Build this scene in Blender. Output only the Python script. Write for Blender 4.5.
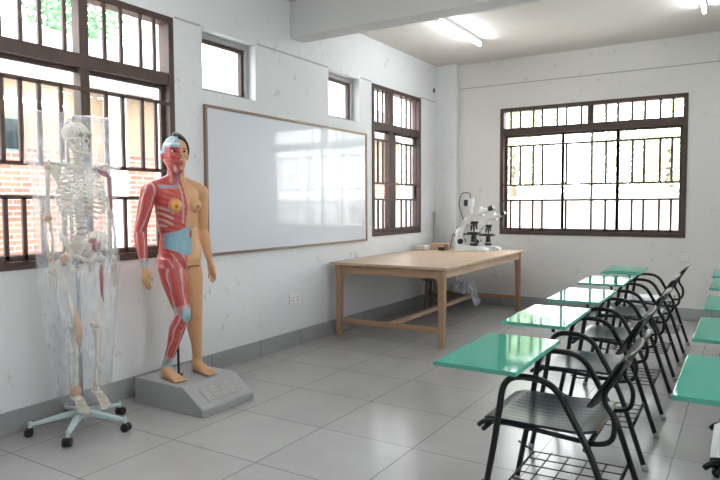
import bpy, bmesh, math, random
from mathutils import Vector, Matrix, Quaternion, noise
PI = math.pi
for o in list(bpy.data.objects): bpy.data.objects.remove(o)
SC = bpy.context.scene; COL = SC.collection

# ---------------------------------------------------------------- camera
cam_d = bpy.data.cameras.new('camera'); cam = bpy.data.objects.new('camera', cam_d); COL.objects.link(cam)
F_PX, YAW, PITCH, ROLL = 623.638, 0.553687, 0.055841, -0.0050056
fw = Vector((-math.sin(YAW)*math.cos(PITCH), math.cos(YAW)*math.cos(PITCH), -math.sin(PITCH)))
rt = Vector((math.cos(YAW), math.sin(YAW), 0)); up = rt.cross(fw)
r2 = math.cos(ROLL)*rt + math.sin(ROLL)*up; u2 = -math.sin(ROLL)*rt + math.cos(ROLL)*up
cam.matrix_world = Matrix(((r2.x,u2.x,-fw.x,0),(r2.y,u2.y,-fw.y,0),(r2.z,u2.z,-fw.z,1.40),(0,0,0,1)))
cam_d.sensor_width = 36; cam_d.lens = 36*F_PX/720; cam_d.clip_start = .02; cam_d.clip_end = 200
SC.camera = cam

# ---------------------------------------------------------------- world, light, exposure
SC.view_settings.view_transform = 'Standard'; SC.view_settings.look = 'None'
SC.view_settings.gamma = 1; SC.view_settings.use_curve_mapping = False
SC.view_settings.exposure = 0.28
wd = bpy.data.worlds.new('overcast_sky'); SC.world = wd; wd.use_nodes = True
bg = wd.node_tree.nodes['Background']; bg.inputs[0].default_value = (.96,.98,1,1); bg.inputs[1].default_value = 9.5

def portal(loc, rot, sx, sy):
    l = bpy.data.lights.new('daylight_portal','AREA'); l.shape = 'RECTANGLE'; l.size = sx; l.size_y = sy
    l.cycles.is_portal = True
    o = bpy.data.objects.new('daylight_portal', l); COL.objects.link(o); o.location = loc; o.rotation_euler = rot
XL, YB, XR, YF, ZC = -3.82, 8.361, 3.3, -1.4, 3.37
WT = .24
LWIN = [(1.14,3.425,1.01,2.855), (3.735,4.39,2.352,2.854), (5.555,6.18,2.352,2.85), (6.46,7.765,1.02,2.85)]
BWIN = [(-2.893,-.605,.99,2.705)]
RWIN = [(-.3,1.7,1.0,2.7), (3.0,4.8,1.0,2.7)]  # openings added in the unseen right wall, sized to tune the daylight
for a,b,c,d in LWIN: portal((XL-WT-.03,(a+b)/2,(c+d)/2),(0,-PI/2,0),d-c,b-a)
for a,b,c,d in RWIN: portal((XR+WT+.03,(a+b)/2,(c+d)/2),(0,PI/2,0),d-c,b-a)
for a,b,c,d in BWIN: portal(((a+b)/2,YB+WT+.03,(c+d)/2),(-PI/2,0,0),b-a,d-c)

# ---------------------------------------------------------------- material helpers
def mat(name, col, rough=.5, metal=0, bump=0, bscale=40, var=0, vscale=5, spec=.5, coat=0, emis=None, es=0, bdist=.002):
    m = bpy.data.materials.new(name); m.use_nodes = True; nt = m.node_tree; b = nt.nodes['Principled BSDF']
    b.inputs['Base Color'].default_value = (*col,1); b.inputs['Roughness'].default_value = rough
    b.inputs['Metallic'].default_value = metal; b.inputs['Specular IOR Level'].default_value = spec
    b.inputs['Coat Weight'].default_value = coat; b.inputs['Coat Roughness'].default_value = .06
    if emis: b.inputs['Emission Color'].default_value = (*emis,1); b.inputs['Emission Strength'].default_value = es
    tc = nt.nodes.new('ShaderNodeTexCoord')
    if var:
        n = nt.nodes.new('ShaderNodeTexNoise'); n.inputs['Scale'].default_value = vscale; n.inputs['Detail'].default_value = 6
        nt.links.new(tc.outputs['Object'], n.inputs['Vector'])
        mx = nt.nodes.new('ShaderNodeMix'); mx.data_type = 'RGBA'
        mx.inputs[6].default_value = (*[c*(1-var) for c in col],1); mx.inputs[7].default_value = (*[min(1,c*(1+var)) for c in col],1)
        nt.links.new(n.outputs[0], mx.inputs[0]); nt.links.new(mx.outputs[2], b.inputs['Base Color'])
    if bump:
        n = nt.nodes.new('ShaderNodeTexNoise'); n.inputs['Scale'].default_value = bscale; n.inputs['Detail'].default_value = 5
        nt.links.new(tc.outputs['Object'], n.inputs['Vector'])
        bp = nt.nodes.new('ShaderNodeBump'); bp.inputs['Strength'].default_value = bump; bp.inputs['Distance'].default_value = bdist
        nt.links.new(n.outputs[0], bp.inputs['Height']); nt.links.new(bp.outputs[0], b.inputs['Normal'])
    return m

def plaster(name, col, spots=True):
    m = bpy.data.materials.new(name); m.use_nodes = True; nt = m.node_tree; N = nt.nodes.new; L = nt.links.new
    b = nt.nodes['Principled BSDF']; b.inputs['Roughness'].default_value = .75
    tc = N('ShaderNodeTexCoord')
    n1 = N('ShaderNodeTexNoise'); n1.inputs['Scale'].default_value = .9; n1.inputs['Detail'].default_value = 7; n1.inputs['Roughness'].default_value = .6
    L(tc.outputs['Object'], n1.inputs['Vector'])
    mx = N('ShaderNodeMix'); mx.data_type = 'RGBA'
    mx.inputs[6].default_value = (*[c*.93 for c in col],1); mx.inputs[7].default_value = (*[min(1,c*1.05) for c in col],1)
    L(n1.outputs[0], mx.inputs[0]); out = mx.outputs[2]
    if spots:
        n2 = N('ShaderNodeTexNoise'); n2.inputs['Scale'].default_value = 8; n2.inputs['Detail'].default_value = 9; n2.inputs['Roughness'].default_value = .7
        L(tc.outputs['Object'], n2.inputs['Vector'])
        cr = N('ShaderNodeValToRGB'); cr.color_ramp.elements[0].position = .60; cr.color_ramp.elements[1].position = .72
        L(n2.outputs[0], cr.inputs[0])
        m2 = N('ShaderNodeMix'); m2.data_type = 'RGBA'; m2.inputs[7].default_value = (*[c*.66 for c in col],1)
        L(cr.outputs[0], m2.inputs[0]); L(out, m2.inputs[6]); out = m2.outputs[2]
    L(out, b.inputs['Base Color'])
    n3 = N('ShaderNodeTexNoise'); n3.inputs['Scale'].default_value = 14; n3.inputs['Detail'].default_value = 6
    L(tc.outputs['Object'], n3.inputs['Vector'])
    bp = N('ShaderNodeBump'); bp.inputs['Strength'].default_value = .25; bp.inputs['Distance'].default_value = .01
    L(n3.outputs[0], bp.inputs['Height']); L(bp.outputs[0], b.inputs['Normal'])
    return m

def tile_mat(name, col, gap, w, h, offx, offy, rough, axes='XY', mortar=.004, var=.06, mort=(.1,.1,.1)):
    m = bpy.data.materials.new(name); m.use_nodes = True; nt = m.node_tree; N = nt.nodes.new; L = nt.links.new
    b = nt.nodes['Principled BSDF']
    tc = N('ShaderNodeTexCoord'); sp = N('ShaderNodeSeparateXYZ'); L(tc.outputs['Object'], sp.inputs[0])
    cb = N('ShaderNodeCombineXYZ')
    for k,(ax,of) in enumerate(zip(axes,(offx,offy))):
        a = N('ShaderNodeMath'); a.operation = 'ADD'; a.inputs[1].default_value = of
        L(sp.outputs['XYZ'.index(ax)], a.inputs[0]); L(a.outputs[0], cb.inputs[k])
    br = N('ShaderNodeTexBrick'); br.offset = gap; br.inputs['Scale'].default_value = 1
    br.inputs['Brick Width'].default_value = w; br.inputs['Row Height'].default_value = h
    br.inputs['Mortar Size'].default_value = mortar; br.inputs['Mortar Smooth'].default_value = .3
    br.inputs['Color1'].default_value = (*[c*(1-var) for c in col],1); br.inputs['Color2'].default_value = (*[c*(1+var) for c in col],1)
    br.inputs['Mortar'].default_value = (*mort,1)
    L(cb.outputs[0], br.inputs['Vector'])
    n = N('ShaderNodeTexNoise'); n.inputs['Scale'].default_value = 2.3; n.inputs['Detail'].default_value = 8; n.inputs['Roughness'].default_value = .65
    L(tc.outputs['Object'], n.inputs['Vector'])
    cr = N('ShaderNodeValToRGB'); cr.color_ramp.elements[0].color = (.93,.93,.93,1); cr.color_ramp.elements[1].color = (1.05,1.05,1.04,1)
    cr.color_ramp.elements[0].position = .3; cr.color_ramp.elements[1].position = .7
    L(n.outputs[0], cr.inputs[0])
    mx = N('ShaderNodeMix'); mx.data_type = 'RGBA'; mx.blend_type = 'MULTIPLY'; mx.inputs[0].default_value = 1
    L(br.outputs[0], mx.inputs[6]); L(cr.outputs[0], mx.inputs[7]); L(mx.outputs[2], b.inputs['Base Color'])
    b.inputs['Roughness'].default_value = rough
    bp = N('ShaderNodeBump'); bp.inputs['Strength'].default_value = .35; bp.inputs['Distance'].default_value = .003; bp.invert = True
    L(br.outputs[1], bp.inputs['Height']); L(bp.outputs[0], b.inputs['Normal'])
    return m

def wood_mat(name, c1, c2, axis=1, rough=.5):
    m = bpy.data.materials.new(name); m.use_nodes = True; nt = m.node_tree; N = nt.nodes.new; L = nt.links.new
    b = nt.nodes['Principled BSDF']; b.inputs['Roughness'].default_value = rough
    tc = N('ShaderNodeTexCoord'); mp = N('ShaderNodeMapping'); s = [14,14,14]; s[axis] = 1.2; mp.inputs['Scale'].default_value = s
    L(tc.outputs['Object'], mp.inputs[0]); n = N('ShaderNodeTexNoise'); n.inputs['Scale'].default_value = 2; n.inputs['Detail'].default_value = 7; n.inputs['Distortion'].default_value = .6
    L(mp.outputs[0], n.inputs['Vector']); cr = N('ShaderNodeValToRGB')
    cr.color_ramp.elements[0].position = .3; cr.color_ramp.elements[1].position = .72
    cr.color_ramp.elements[0].color = (*c1,1); cr.color_ramp.elements[1].color = (*c2,1)
    L(n.outputs[0], cr.inputs[0]); L(cr.outputs[0], b.inputs['Base Color'])
    return m

def film_mat(name, alpha, col=(.9,.94,1), rough=.15, wr=0):
    """thin clear sheet: mostly see-through, with a real reflection"""
    m = bpy.data.materials.new(name); m.use_nodes = True; nt = m.node_tree; N = nt.nodes.new; L = nt.links.new
    for n in list(nt.nodes): nt.nodes.remove(n)
    out = N('ShaderNodeOutputMaterial'); tr = N('ShaderNodeBsdfTransparent'); tr.inputs[0].default_value = (.97,.98,.98,1)
    gl = N('ShaderNodeBsdfGlossy'); gl.inputs['Roughness'].default_value = rough; df = N('ShaderNodeBsdfDiffuse'); df.inputs[0].default_value = (*col,1)
    tl = N('ShaderNodeBsdfTranslucent'); tl.inputs[0].default_value = (*col,1)
    dd = N('ShaderNodeMixShader'); dd.inputs[0].default_value = .5; L(df.outputs[0], dd.inputs[1]); L(tl.outputs[0], dd.inputs[2])
    m1 = N('ShaderNodeMixShader'); L(tr.outputs[0], m1.inputs[1]); L(dd.outputs[0], m1.inputs[2]); m1.inputs[0].default_value = alpha
    fr = N('ShaderNodeLayerWeight'); fr.inputs['Blend'].default_value = .5
    pw = N('ShaderNodeMath'); pw.operation = 'POWER'; pw.inputs[1].default_value = 4; L(fr.outputs['Facing'], pw.inputs[0])
    ma = N('ShaderNodeMath'); ma.operation = 'MULTIPLY_ADD'; ma.inputs[1].default_value = .7; ma.inputs[2].default_value = .035; L(pw.outputs[0], ma.inputs[0])
    m2 = N('ShaderNodeMixShader'); L(ma.outputs[0], m2.inputs[0]); L(m1.outputs[0], m2.inputs[1]); L(gl.outputs[0], m2.inputs[2])
    if wr:
        tc = N('ShaderNodeTexCoord'); mp = N('ShaderNodeMapping'); mp.inputs['Scale'].default_value = (1,1,.35)
        L(tc.outputs['Object'], mp.inputs[0])
        n = N('ShaderNodeTexNoise'); n.inputs['Scale'].default_value = 16; n.inputs['Detail'].default_value = 4; n.inputs['Distortion'].default_value = 1
        L(mp.outputs[0], n.inputs['Vector'])
        mr = N('ShaderNodeMapRange'); mr.inputs[1].default_value = .45; mr.inputs[2].default_value = .75
        mr.inputs[3].default_value = alpha*.6; mr.inputs[4].default_value = alpha*1.9
        L(n.outputs[0], mr.inputs[0]); L(mr.outputs[0], m1.inputs[0])
        bp = N('ShaderNodeBump'); bp.inputs['Strength'].default_value = wr; bp.inputs['Distance'].default_value = .02
        L(n.outputs[0], bp.inputs['Height'])
        for q in (gl, df, fr): L(bp.outputs[0], q.inputs['Normal'])
    L(m2.outputs[0], out.inputs[0]); return m

def vcol_mat(name, rough=.42, streak=True):
    m = bpy.data.materials.new(name); m.use_nodes = True; nt = m.node_tree; b = nt.nodes['Principled BSDF']
    a = nt.nodes.new('ShaderNodeAttribute'); a.attribute_name = 'paint'; nt.links.new(a.outputs['Color'], b.inputs['Base Color'])
    b.inputs['Roughness'].default_value = rough; return m

M = {}
M['wall'] = plaster('white_plaster', (.73,.745,.755))
M['wallb'] = plaster('warm_white_plaster', (.73,.715,.685))
M['ceil'] = plaster('ceiling_plaster', (.72,.69,.645), False)
M['beam'] = plaster('beam_plaster', (.70,.71,.71), False)
M['seam'] = mat('grey_seam', (.42,.42,.42), .8)
M['floor'] = tile_mat('floor_tiles', (.405,.40,.395), 0, .645, .62, 1.597+.645*8, -3.15+.62*12, .22, mort=(.13,.13,.13), mortar=.003, var=.03)
M['skirt'] = tile_mat('skirting_tiles', (.32,.33,.335), 0, .645, 1, 1.597+.645*8, .5, .4, axes='XZ', mort=(.12,.12,.12))
M['skirtL'] = tile_mat('skirting_tiles_side', (.32,.33,.335), 0, .62, 1, -3.15+.62*12, .5, .4, axes='YZ', mort=(.12,.12,.12))
M['frame'] = mat('brown_window_paint', (.066,.040,.031), .6, bump=.3, var=.35, vscale=9)
M['bar'] = mat('brown_grille_paint', (.085,.05,.04), .5, var=.3, vscale=12)
M['alu'] = mat('aluminium_frame', (.42,.41,.42), .4, metal=.6)
M['glass'] = film_mat('window_glass', .0, rough=.02)
M['board'] = mat('whiteboard_enamel', (.66,.70,.76), .3, spec=.5, coat=.8)
M['boardf'] = mat('bronze_frame', (.24,.17,.12), .35, metal=.4)
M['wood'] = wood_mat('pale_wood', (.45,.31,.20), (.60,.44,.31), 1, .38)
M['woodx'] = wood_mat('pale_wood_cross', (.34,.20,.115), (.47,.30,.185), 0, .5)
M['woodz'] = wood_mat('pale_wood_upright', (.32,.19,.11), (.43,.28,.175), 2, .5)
M['green'] = mat('green_laminate', (.055,.37,.275), .06, var=.05, vscale=3, spec=.5)
M['green'].node_tree.nodes['Principled BSDF'].inputs['IOR'].default_value = 1.16
M['edge'] = mat('green_edge', (.10,.43,.34), .4, var=.2, vscale=30)
M['tube'] = mat('black_tube', (.010,.012,.014), .34, spec=.4)
M['wire'] = mat('black_wire', (.02,.02,.022), .4)
M['seat'] = mat('black_plastic_seat', (.032,.042,.056), .3, var=.25, vscale=18)
M['back'] = mat('black_plastic_back', (.018,.022,.022), .42, spec=.35, var=.3, vscale=14)
M['worn'] = mat('tan_edge', (.26,.22,.18), .6, var=.3, vscale=25)  # tone of the worn backrest rim, shared by the tan seat rim
M['cap'] = mat('grey_rubber_cap', (.33,.32,.31), .6)
M['bone'] = mat('ivory_bone', (.74,.68,.58), .45, bump=.3, bscale=60, var=.12, vscale=18)
M['liga'] = mat('orange_ligament', (.62,.36,.20), .5, var=.2, vscale=30)
M['redm'] = mat('dark_red_muscle', (.36,.05,.07), .5, var=.3, vscale=25)
M['disc'] = mat('grey_disc', (.62,.62,.60), .5)
M['steel'] = mat('steel_pole', (.48,.50,.52), .25, metal=.9)
M['standw'] = mat('pale_blue_enamel', (.52,.64,.65), .35)
M['blk'] = mat('black_rubber', (.012,.012,.012), .5)
M['plastic'] = film_mat('clear_plastic_film', .2, wr=.4, rough=.12)
M['milky'] = film_mat('milky_plastic_bag', .9, wr=.8, rough=.3)
M['basegrey'] = mat('speckled_grey_paint', (.36,.365,.37), .5, bump=.2, bscale=200, var=.18, vscale=160)
M['letter'] = mat('pale_letters', (.52,.51,.49), .6)
M['baseplate'] = mat('grey_name_plate', (.36,.36,.35), .5)
M['paint'] = vcol_mat('painted_model')
M['hair'] = mat('black_hair', (.012,.010,.009), .35, bump=.8, bscale=90)
M['eyew'] = mat('eye_white', (.75,.73,.7), .2); M['iris'] = mat('dark_iris', (.03,.02,.015), .1)
M['scope'] = mat('microscope_white', (.74,.77,.77), .3)
M['scopeb'] = mat('microscope_black', (.02,.02,.022), .35)
M['card'] = mat('brown_cardboard', (.42,.28,.19), .8, var=.15, vscale=20)
M['cardw'] = mat('white_card', (.62,.61,.60), .7)
M['outlet'] = mat('white_outlet', (.80,.80,.78), .35)
M['dark'] = mat('outlet_dark', (.08,.08,.08), .5)
M['lampb'] = mat('lamp_body', (.80,.80,.80), .4)
M['tube_on'] = mat('lit_tube', (1,1,1), .4, emis=(.93,.97,1), es=58)
M['brownold'] = wood_mat('old_dark_wood', (.10,.08,.065), (.20,.16,.13), 2, .7)
M['greyboard'] = mat('grey_strip', (.40,.42,.44), .6)
M['oconc'] = mat('pale_concrete', (.66,.64,.60), .85, var=.1, vscale=1.5)
M['ocream'] = mat('cream_render', (.27,.20,.135), .85, var=.12, vscale=2)
M['owhite'] = mat('white_render', (.42,.44,.47), .85, var=.05, vscale=2)
M['brick'] = tile_mat('red_brick', (.24,.105,.07), .5, .24, .075, 20, 20, .8, axes='YZ', mortar=.012, var=.35, mort=(.32,.28,.25))
M['leaf'] = mat('green_leaf', (.40,.50,.26), .6, var=.25, vscale=2)
M['leaf2'] = mat('light_green_leaf', (.50,.56,.34), .6, var=.2, vscale=2)
M['leaf3'] = mat('dark_green_leaf', (.09,.20,.10), .6, var=.4, vscale=2)
M['bark'] = mat('bark', (.16,.12,.09), .9, bump=.6, bscale=20)
M['oglass'] = mat('dark_pane', (.02,.03,.035), .08)
M['winr'] = mat('green_window_paint', (.12,.16,.14), .5)

# ---------------------------------------------------------------- object helpers
def link(name, bm, m, parent=None, smooth=False, kind=None, auto=None):
    me = bpy.data.meshes.new(name); bmesh.ops.recalc_face_normals(bm, faces=bm.faces[:]); bm.to_mesh(me); bm.free()
    o = bpy.data.objects.new(name, me); COL.objects.link(o)
    if isinstance(m, (list,tuple)):
        for q in m: me.materials.append(q)
    else: me.materials.append(m)
    if smooth:
        for p in me.polygons: p.use_smooth = True
        if auto is not None:
            try: me.set_sharp_from_angle(angle=auto)
            except Exception: pass
    if parent is not None: o.parent = parent
    if kind: o['kind'] = kind
    return o
def thing(name, label, cat, loc=(0,0,0), rz=0, group=None):
    o = bpy.data.objects.new(name, None); COL.objects.link(o); o.empty_display_size = .1
    o.location = loc; o.rotation_euler = (0,0,rz); o['label'] = label; o['category'] = cat
    if group: o['group'] = group
    return o
def tag(o, label, cat, group=None, kind=None):
    o['label'] = label; o['category'] = cat
    if group: o['group'] = group
    if kind: o['kind'] = kind
    return o
def dup(root):
    r = root.copy(); COL.objects.link(r)
    for ch in root.children:
        c = ch.copy(); COL.objects.link(c); c.parent = r
        for g in ch.children:
            d = g.copy(); COL.objects.link(d); d.parent = c
    return r
def box(bm, x0,x1,y0,y1,z0,z1, mi=0, bev=0):
    vs = [bm.verts.new((x,y,z)) for x in (x0,x1) for y in (y0,y1) for z in (z0,z1)]
    fs = [bm.faces.new([vs[i] for i in q]) for q in ((0,1,3,2),(4,6,7,5),(0,4,5,1),(2,3,7,6),(0,2,6,4),(1,5,7,3))]
    for f in fs: f.material_index = mi
    if bev:
        es = list({e for f in fs for e in f.edges})
        bmesh.ops.bevel(bm, geom=es, offset=bev, segments=2, affect='EDGES', profile=.6)
def newbox(*a, **k):
    bm = bmesh.new(); box(bm, *a, **k); return bm
def fillet(pts, r, seg=5):
    P = [Vector(p) for p in pts]; out = [P[0]]
    for i in range(1, len(P)-1):
        a, b, c = P[i-1], P[i], P[i+1]
        d1 = (a-b); d2 = (c-b); rr = min(r, d1.length*.49, d2.length*.49)
        p1 = b+d1.normalized()*rr; p2 = b+d2.normalized()*rr
        for k in range(seg+1):
            t = k/seg; out.append(p1*(1-t)**2 + b*2*t*(1-t) + p2*t*t)
    out.append(P[-1]); return out
def tube(bm, pts, r, n=10, cap=True, flat=1, mi=0):
    P = [Vector(p) for p in pts]; R = r if isinstance(r,(list,tuple)) else [r]*len(P)
    T = [(P[min(i+1,len(P)-1)]-P[max(i-1,0)]).normalized() for i in range(len(P))]
    u = T[0].orthogonal().normalized(); rings = []
    for i in range(len(P)):
        if i:
            q = T[i-1].rotation_difference(T[i]); u = (q @ u)
        u = (u - T[i]*u.dot(T[i])).normalized(); v = T[i].cross(u)
        rings.append([bm.verts.new(P[i] + u*math.cos(2*PI*k/n)*R[i] + v*math.sin(2*PI*k/n)*R[i]*flat) for k in range(n)])
    for a, b in zip(rings, rings[1:]):
        for k in range(n): bm.faces.new((a[k],a[(k+1)%n],b[(k+1)%n],b[k])).material_index = mi
    if cap: bm.faces.new(rings[0][::-1]).material_index = mi; bm.faces.new(rings[-1]).material_index = mi
def ntube(pts, r, n=10, **k):
    bm = bmesh.new(); tube(bm, pts, r, n, **k); return bm
def ell(bm, c, r, rot=None, seg=16, rings=10, mi=0):
    mt = Matrix.Translation(c) @ (rot.to_4x4() if rot else Matrix.Identity(4)) @ Matrix.Diagonal((*r,1))
    g = bmesh.ops.create_uvsphere(bm, u_segments=seg, v_segments=rings, radius=1, matrix=mt)
    for f in {f for v in g['verts'] for f in v.link_faces}: f.material_index = mi
def cyl(bm, a, b, r1, r2=None, n=20, mi=0):
    tube(bm, [a,b], [r1, r1 if r2 is None else r2], n, mi=mi)
def loft(bm, rings, n=24, cap=True, p=2.0):
    """rings: (center, half_u, half_v, U, V)"""
    RR = []
    for c, a, b, U, V in rings:
        c = Vector(c); U = Vector(U); V = Vector(V); ring = []
        for k in range(n):
            t = 2*PI*k/n; cu, sv = math.cos(t), math.sin(t)
            ring.append(bm.verts.new(c + U*a*math.copysign(abs(cu)**(2/p),cu) + V*b*math.copysign(abs(sv)**(2/p),sv)))
        RR.append(ring)
    for a, b in zip(RR, RR[1:]):
        for k in range(n): bm.faces.new((a[k],a[(k+1)%n],b[(k+1)%n],b[k]))
    if cap: bm.faces.new(RR[0][::-1]); bm.faces.new(RR[-1])
def prism(bm, poly, y0, y1, ax='y'):
    def P(a,b,t): return {'y':(a,t,b),'x':(t,a,b),'z':(a,b,t)}[ax]
    A = [bm.verts.new(P(a,b,y0)) for a,b in poly]; B = [bm.verts.new(P(a,b,y1)) for a,b in poly]
    bm.faces.new(A); bm.faces.new(B[::-1]); n = len(poly)
    for i in range(n): bm.faces.new((A[i],B[i],B[(i+1)%n],A[(i+1)%n]))

# ---------------------------------------------------------------- room shell
def wall(name, axis, inner, outer, a0, a1, z0, z1, holes, m):
    """axis 'x': wall plane perpendicular to x, running along y"""
    us = sorted({a0,a1,*[h[0] for h in holes],*[h[1] for h in holes]}); zs = sorted({z0,z1,*[h[2] for h in holes],*[h[3] for h in holes]})
    def solid(i,j):
        if i<0 or j<0 or i>=len(us)-1 or j>=len(zs)-1: return False
        u=(us[i]+us[i+1])/2; z=(zs[j]+zs[j+1])/2
        return not any(h[0]<u<h[1] and h[2]<z<h[3] for h in holes)
    bm = bmesh.new()
    def P(t,u,z): return (t,u,z) if axis=='x' else (u,t,z)
    def q(*p): bm.faces.new([bm.verts.new(v) for v in p])
    for i in range(len(us)-1):
        for j in range(len(zs)-1):
            if not solid(i,j): continue
            u0,u1,w0,w1 = us[i],us[i+1],zs[j],zs[j+1]
            for t in (inner,outer): q(P(t,u0,w0),P(t,u1,w0),P(t,u1,w1),P(t,u0,w1))
            if not solid(i-1,j): q(P(inner,u0,w0),P(inner,u0,w1),P(outer,u0,w1),P(outer,u0,w0))
            if not solid(i+1,j): q(P(inner,u1,w0),P(inner,u1,w1),P(outer,u1,w1),P(outer,u1,w0))
            if not solid(i,j-1): q(P(inner,u0,w0),P(inner,u1,w0),P(outer,u1,w0),P(outer,u0,w0))
            if not solid(i,j+1): q(P(inner,u0,w1),P(inner,u1,w1),P(outer,u1,w1),P(outer,u0,w1))
    bmesh.ops.remove_doubles(bm, verts=bm.verts[:], dist=1e-5)
    return link(name, bm, m, kind='structure')
wall('wall_left','x',XL,XL-WT,YF-WT,YB+WT,0,ZC,LWIN,M['wall'])
wall('wall_back','y',YB,YB+WT,XL,XR,0,ZC,BWIN,M['wallb'])
wall('wall_right','x',XR,XR+WT,YF-WT,YB+WT,0,ZC,RWIN,M['wall'])
wall('wall_front','y',YF,YF-WT,XL,XR,0,ZC,[],M['wall'])
link('floor', newbox(XL-WT,XR+WT,YF-WT,YB+WT,-.1,0), M['floor'], kind='structure')
link('ceiling', newbox(XL-WT,XR+WT,YF-WT,YB+WT,ZC,ZC+.15), M['ceil'], kind='structure')
link('ceiling_beam', newbox(XL,XR,4.90,5.128,3.03,ZC,bev=.006), M['beam'], kind='structure')
link('corner_column', newbox(XL,-3.49,8.24,YB,0,ZC,bev=.006), M['wall'], kind='structure')
def skirt(name, x0,x1,y0,y1,m):
    link(name, newbox(x0,x1,y0,y1,0,.147,bev=.003), m, kind='structure')
skirt('baseboard_left', XL, XL+.014, YF, 8.24, M['skirtL'])
skirt('baseboard_back', -3.49, XR, YB-.014, YB, M['skirt'])
bm = bmesh.new(); box(bm,XL+.014,-3.476,8.226,8.24,0,.147); box(bm,-3.49,-3.476,8.226,YB-.014,0,.147)
link('baseboard_column', bm, M['skirt'], kind='structure')
# hairline lintel seams in the plaster
bm = bmesh.new()
for y0,y1 in ((3.45,3.72),(4.41,5.54),(6.20,6.45),(7.77,8.24)): box(bm,XL,XL+.005,y0,y1,2.860,2.873)
link('trim_1', bm, M['seam'], kind='structure')
link('trim_2', newbox(-3.49,XR,YB-.006,YB,3.026,3.038), M['seam'], kind='structure')

# ---------------------------------------------------------------- windows
# window-local axes: u along wall, d = distance from the room face into the wall, z up
def window(name, axis, face, sgn, u0,u1,z0,z1, mull, bars_top, bars_low, sash, lvl, fm=M['frame'], uni=True):
    root = bpy.data.objects.new(name, None); COL.objects.link(root); root['kind'] = 'structure'
    def B(bm, a0,a1,d0,d1,w0,w1, bev=.003):
        t0, t1 = sorted((face+sgn*d0, face+sgn*d1))
        if axis=='x': box(bm,t0,t1,a0,a1,w0,w1,bev=bev)
        else: box(bm,a0,a1,t0,t1,w0,w1,bev=bev)
    trb, trt = lvl['tr']; A_, B_, C_ = lvl['A'], lvl['B'], lvl['C']; fr = .05
    bm = bmesh.new()
    B(bm,u0,u1,-.012,.10,z1-.05,z1); B(bm,u0,u1,-.012,.10,z0,z0+.05)
    B(bm,u0,u0+fr,-.012,.10,z0+.05,z1-.05); B(bm,u1-fr,u1,-.012,.10,z0+.05,z1-.05)
    link('window_frame', bm, fm, root)
    bm = bmesh.new(); B(bm,u0+fr,u1-fr,.0,.09,trb,trt); link('transom', bm, fm, root)
    for c,w,full in mull:
        bm = bmesh.new()
        B(bm,c-w/2,c+w/2,.004,.085,trt,z1-.05)
        if full: B(bm,c-w/2,c+w/2,.004,.085,z0+.05,trb)
        link('mullion', bm, fm, root)
    def bar(a0,a1,w0,w1):
        bm = bmesh.new(); B(bm,a0,a1,-.008,.010,w0,w1,bev=0); link('grille_bar', bm, M['bar'], root)
    for lv in (A_,B_,C_,z0+.075): bar(u0+fr,u1-fr,lv-.013,lv+.013)
    for u in bars_top: bar(u-.013,u+.013,trt,z1-.05)
    for u in bars_low:
        bar(u-.0135,u+.0135,B_,A_); bar(u-.0135,u+.0135,z0+.05,C_)
    for a,b in sash:
        bm = bmesh.new(); w = .035
        B(bm,a,b,.05,.075,z0+.05,z0+.09); B(bm,a,b,.05,.075,trb-.03,trb); B(bm,a,a+w,.05,.075,z0+.09,trb-.03); B(bm,b-w,b,.05,.075,z0+.09,trb-.03)
        s = link('sash', bm, M['frame'], root)
        bm = bmesh.new(); B(bm,a+w,b-w,.060,.064,z0+.09,trb-.03,bev=0); link('glass_pane', bm, M['glass'], s)
    return root
lv = dict(tr=(2.335,2.425),A=2.19,B=1.67,C=1.46)
window('window_1','x',XL,-1,1.14,3.425,1.01,2.855,[(2.66,.07,True),(1.72,.07,True)],
       [1.27,1.40,1.54,1.86,1.97,2.09,2.22,2.345,2.514,2.815,2.95,3.12,3.245],[1.27,1.40,1.54,1.86,1.97,2.09,2.205,2.327,2.475,2.815,2.95,3.12,3.245],[(1.19,1.98),(1.90,2.69),(2.63,3.375)],lv)
window('window_4','x',XL,-1,6.46,7.765,1.02,2.85,[(6.96,.10,True)],
       [6.606,6.726,6.83,7.208,7.344,7.474,7.61],[6.606,6.726,6.83,7.208,7.344,7.474,7.618],[(6.51,7.15),(7.08,7.715)],dict(tr=(2.325,2.41),A=2.19,B=1.665,C=1.47))
bt = [-2.743,-2.614,-2.436,-2.321,-2.126,-2.006,-1.82,-1.523,-1.382,-1.217,-1.073,-.903,-.765]
bl = [-2.740,-2.611,-2.436,-2.312,-2.003,-1.515,-1.205,-1.073,-.897,-.767]
w3 = window('window_5','y',YB,1,-2.893,-.605,.99,2.705,[(-1.715,.07,False),(-1.692,.022,True)],bt,bl,[(-2.84,-2.045),(-2.08,-1.37),(-1.40,-.655)],dict(tr=(2.34,2.434),A=2.188,B=1.659,C=1.454))
for nm,(a,b,c,d) in zip(('window_6_unseen','window_7_unseen'),RWIN):  # added windows out of view, letting daylight in from the right
    window(nm,'x',XR,1,a,b,c,d,[((a+b)/2,.07,True)],[a+.15+.17*i for i in range(int((b-a-.2)/.17))],[a+.15+.17*i for i in range(int((b-a-.2)/.17))],[(a+.05,(a+b)/2+.02),((a+b)/2-.02,b-.05)],dict(tr=(2.33,2.42),A=2.19,B=1.66,C=1.46))
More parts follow.
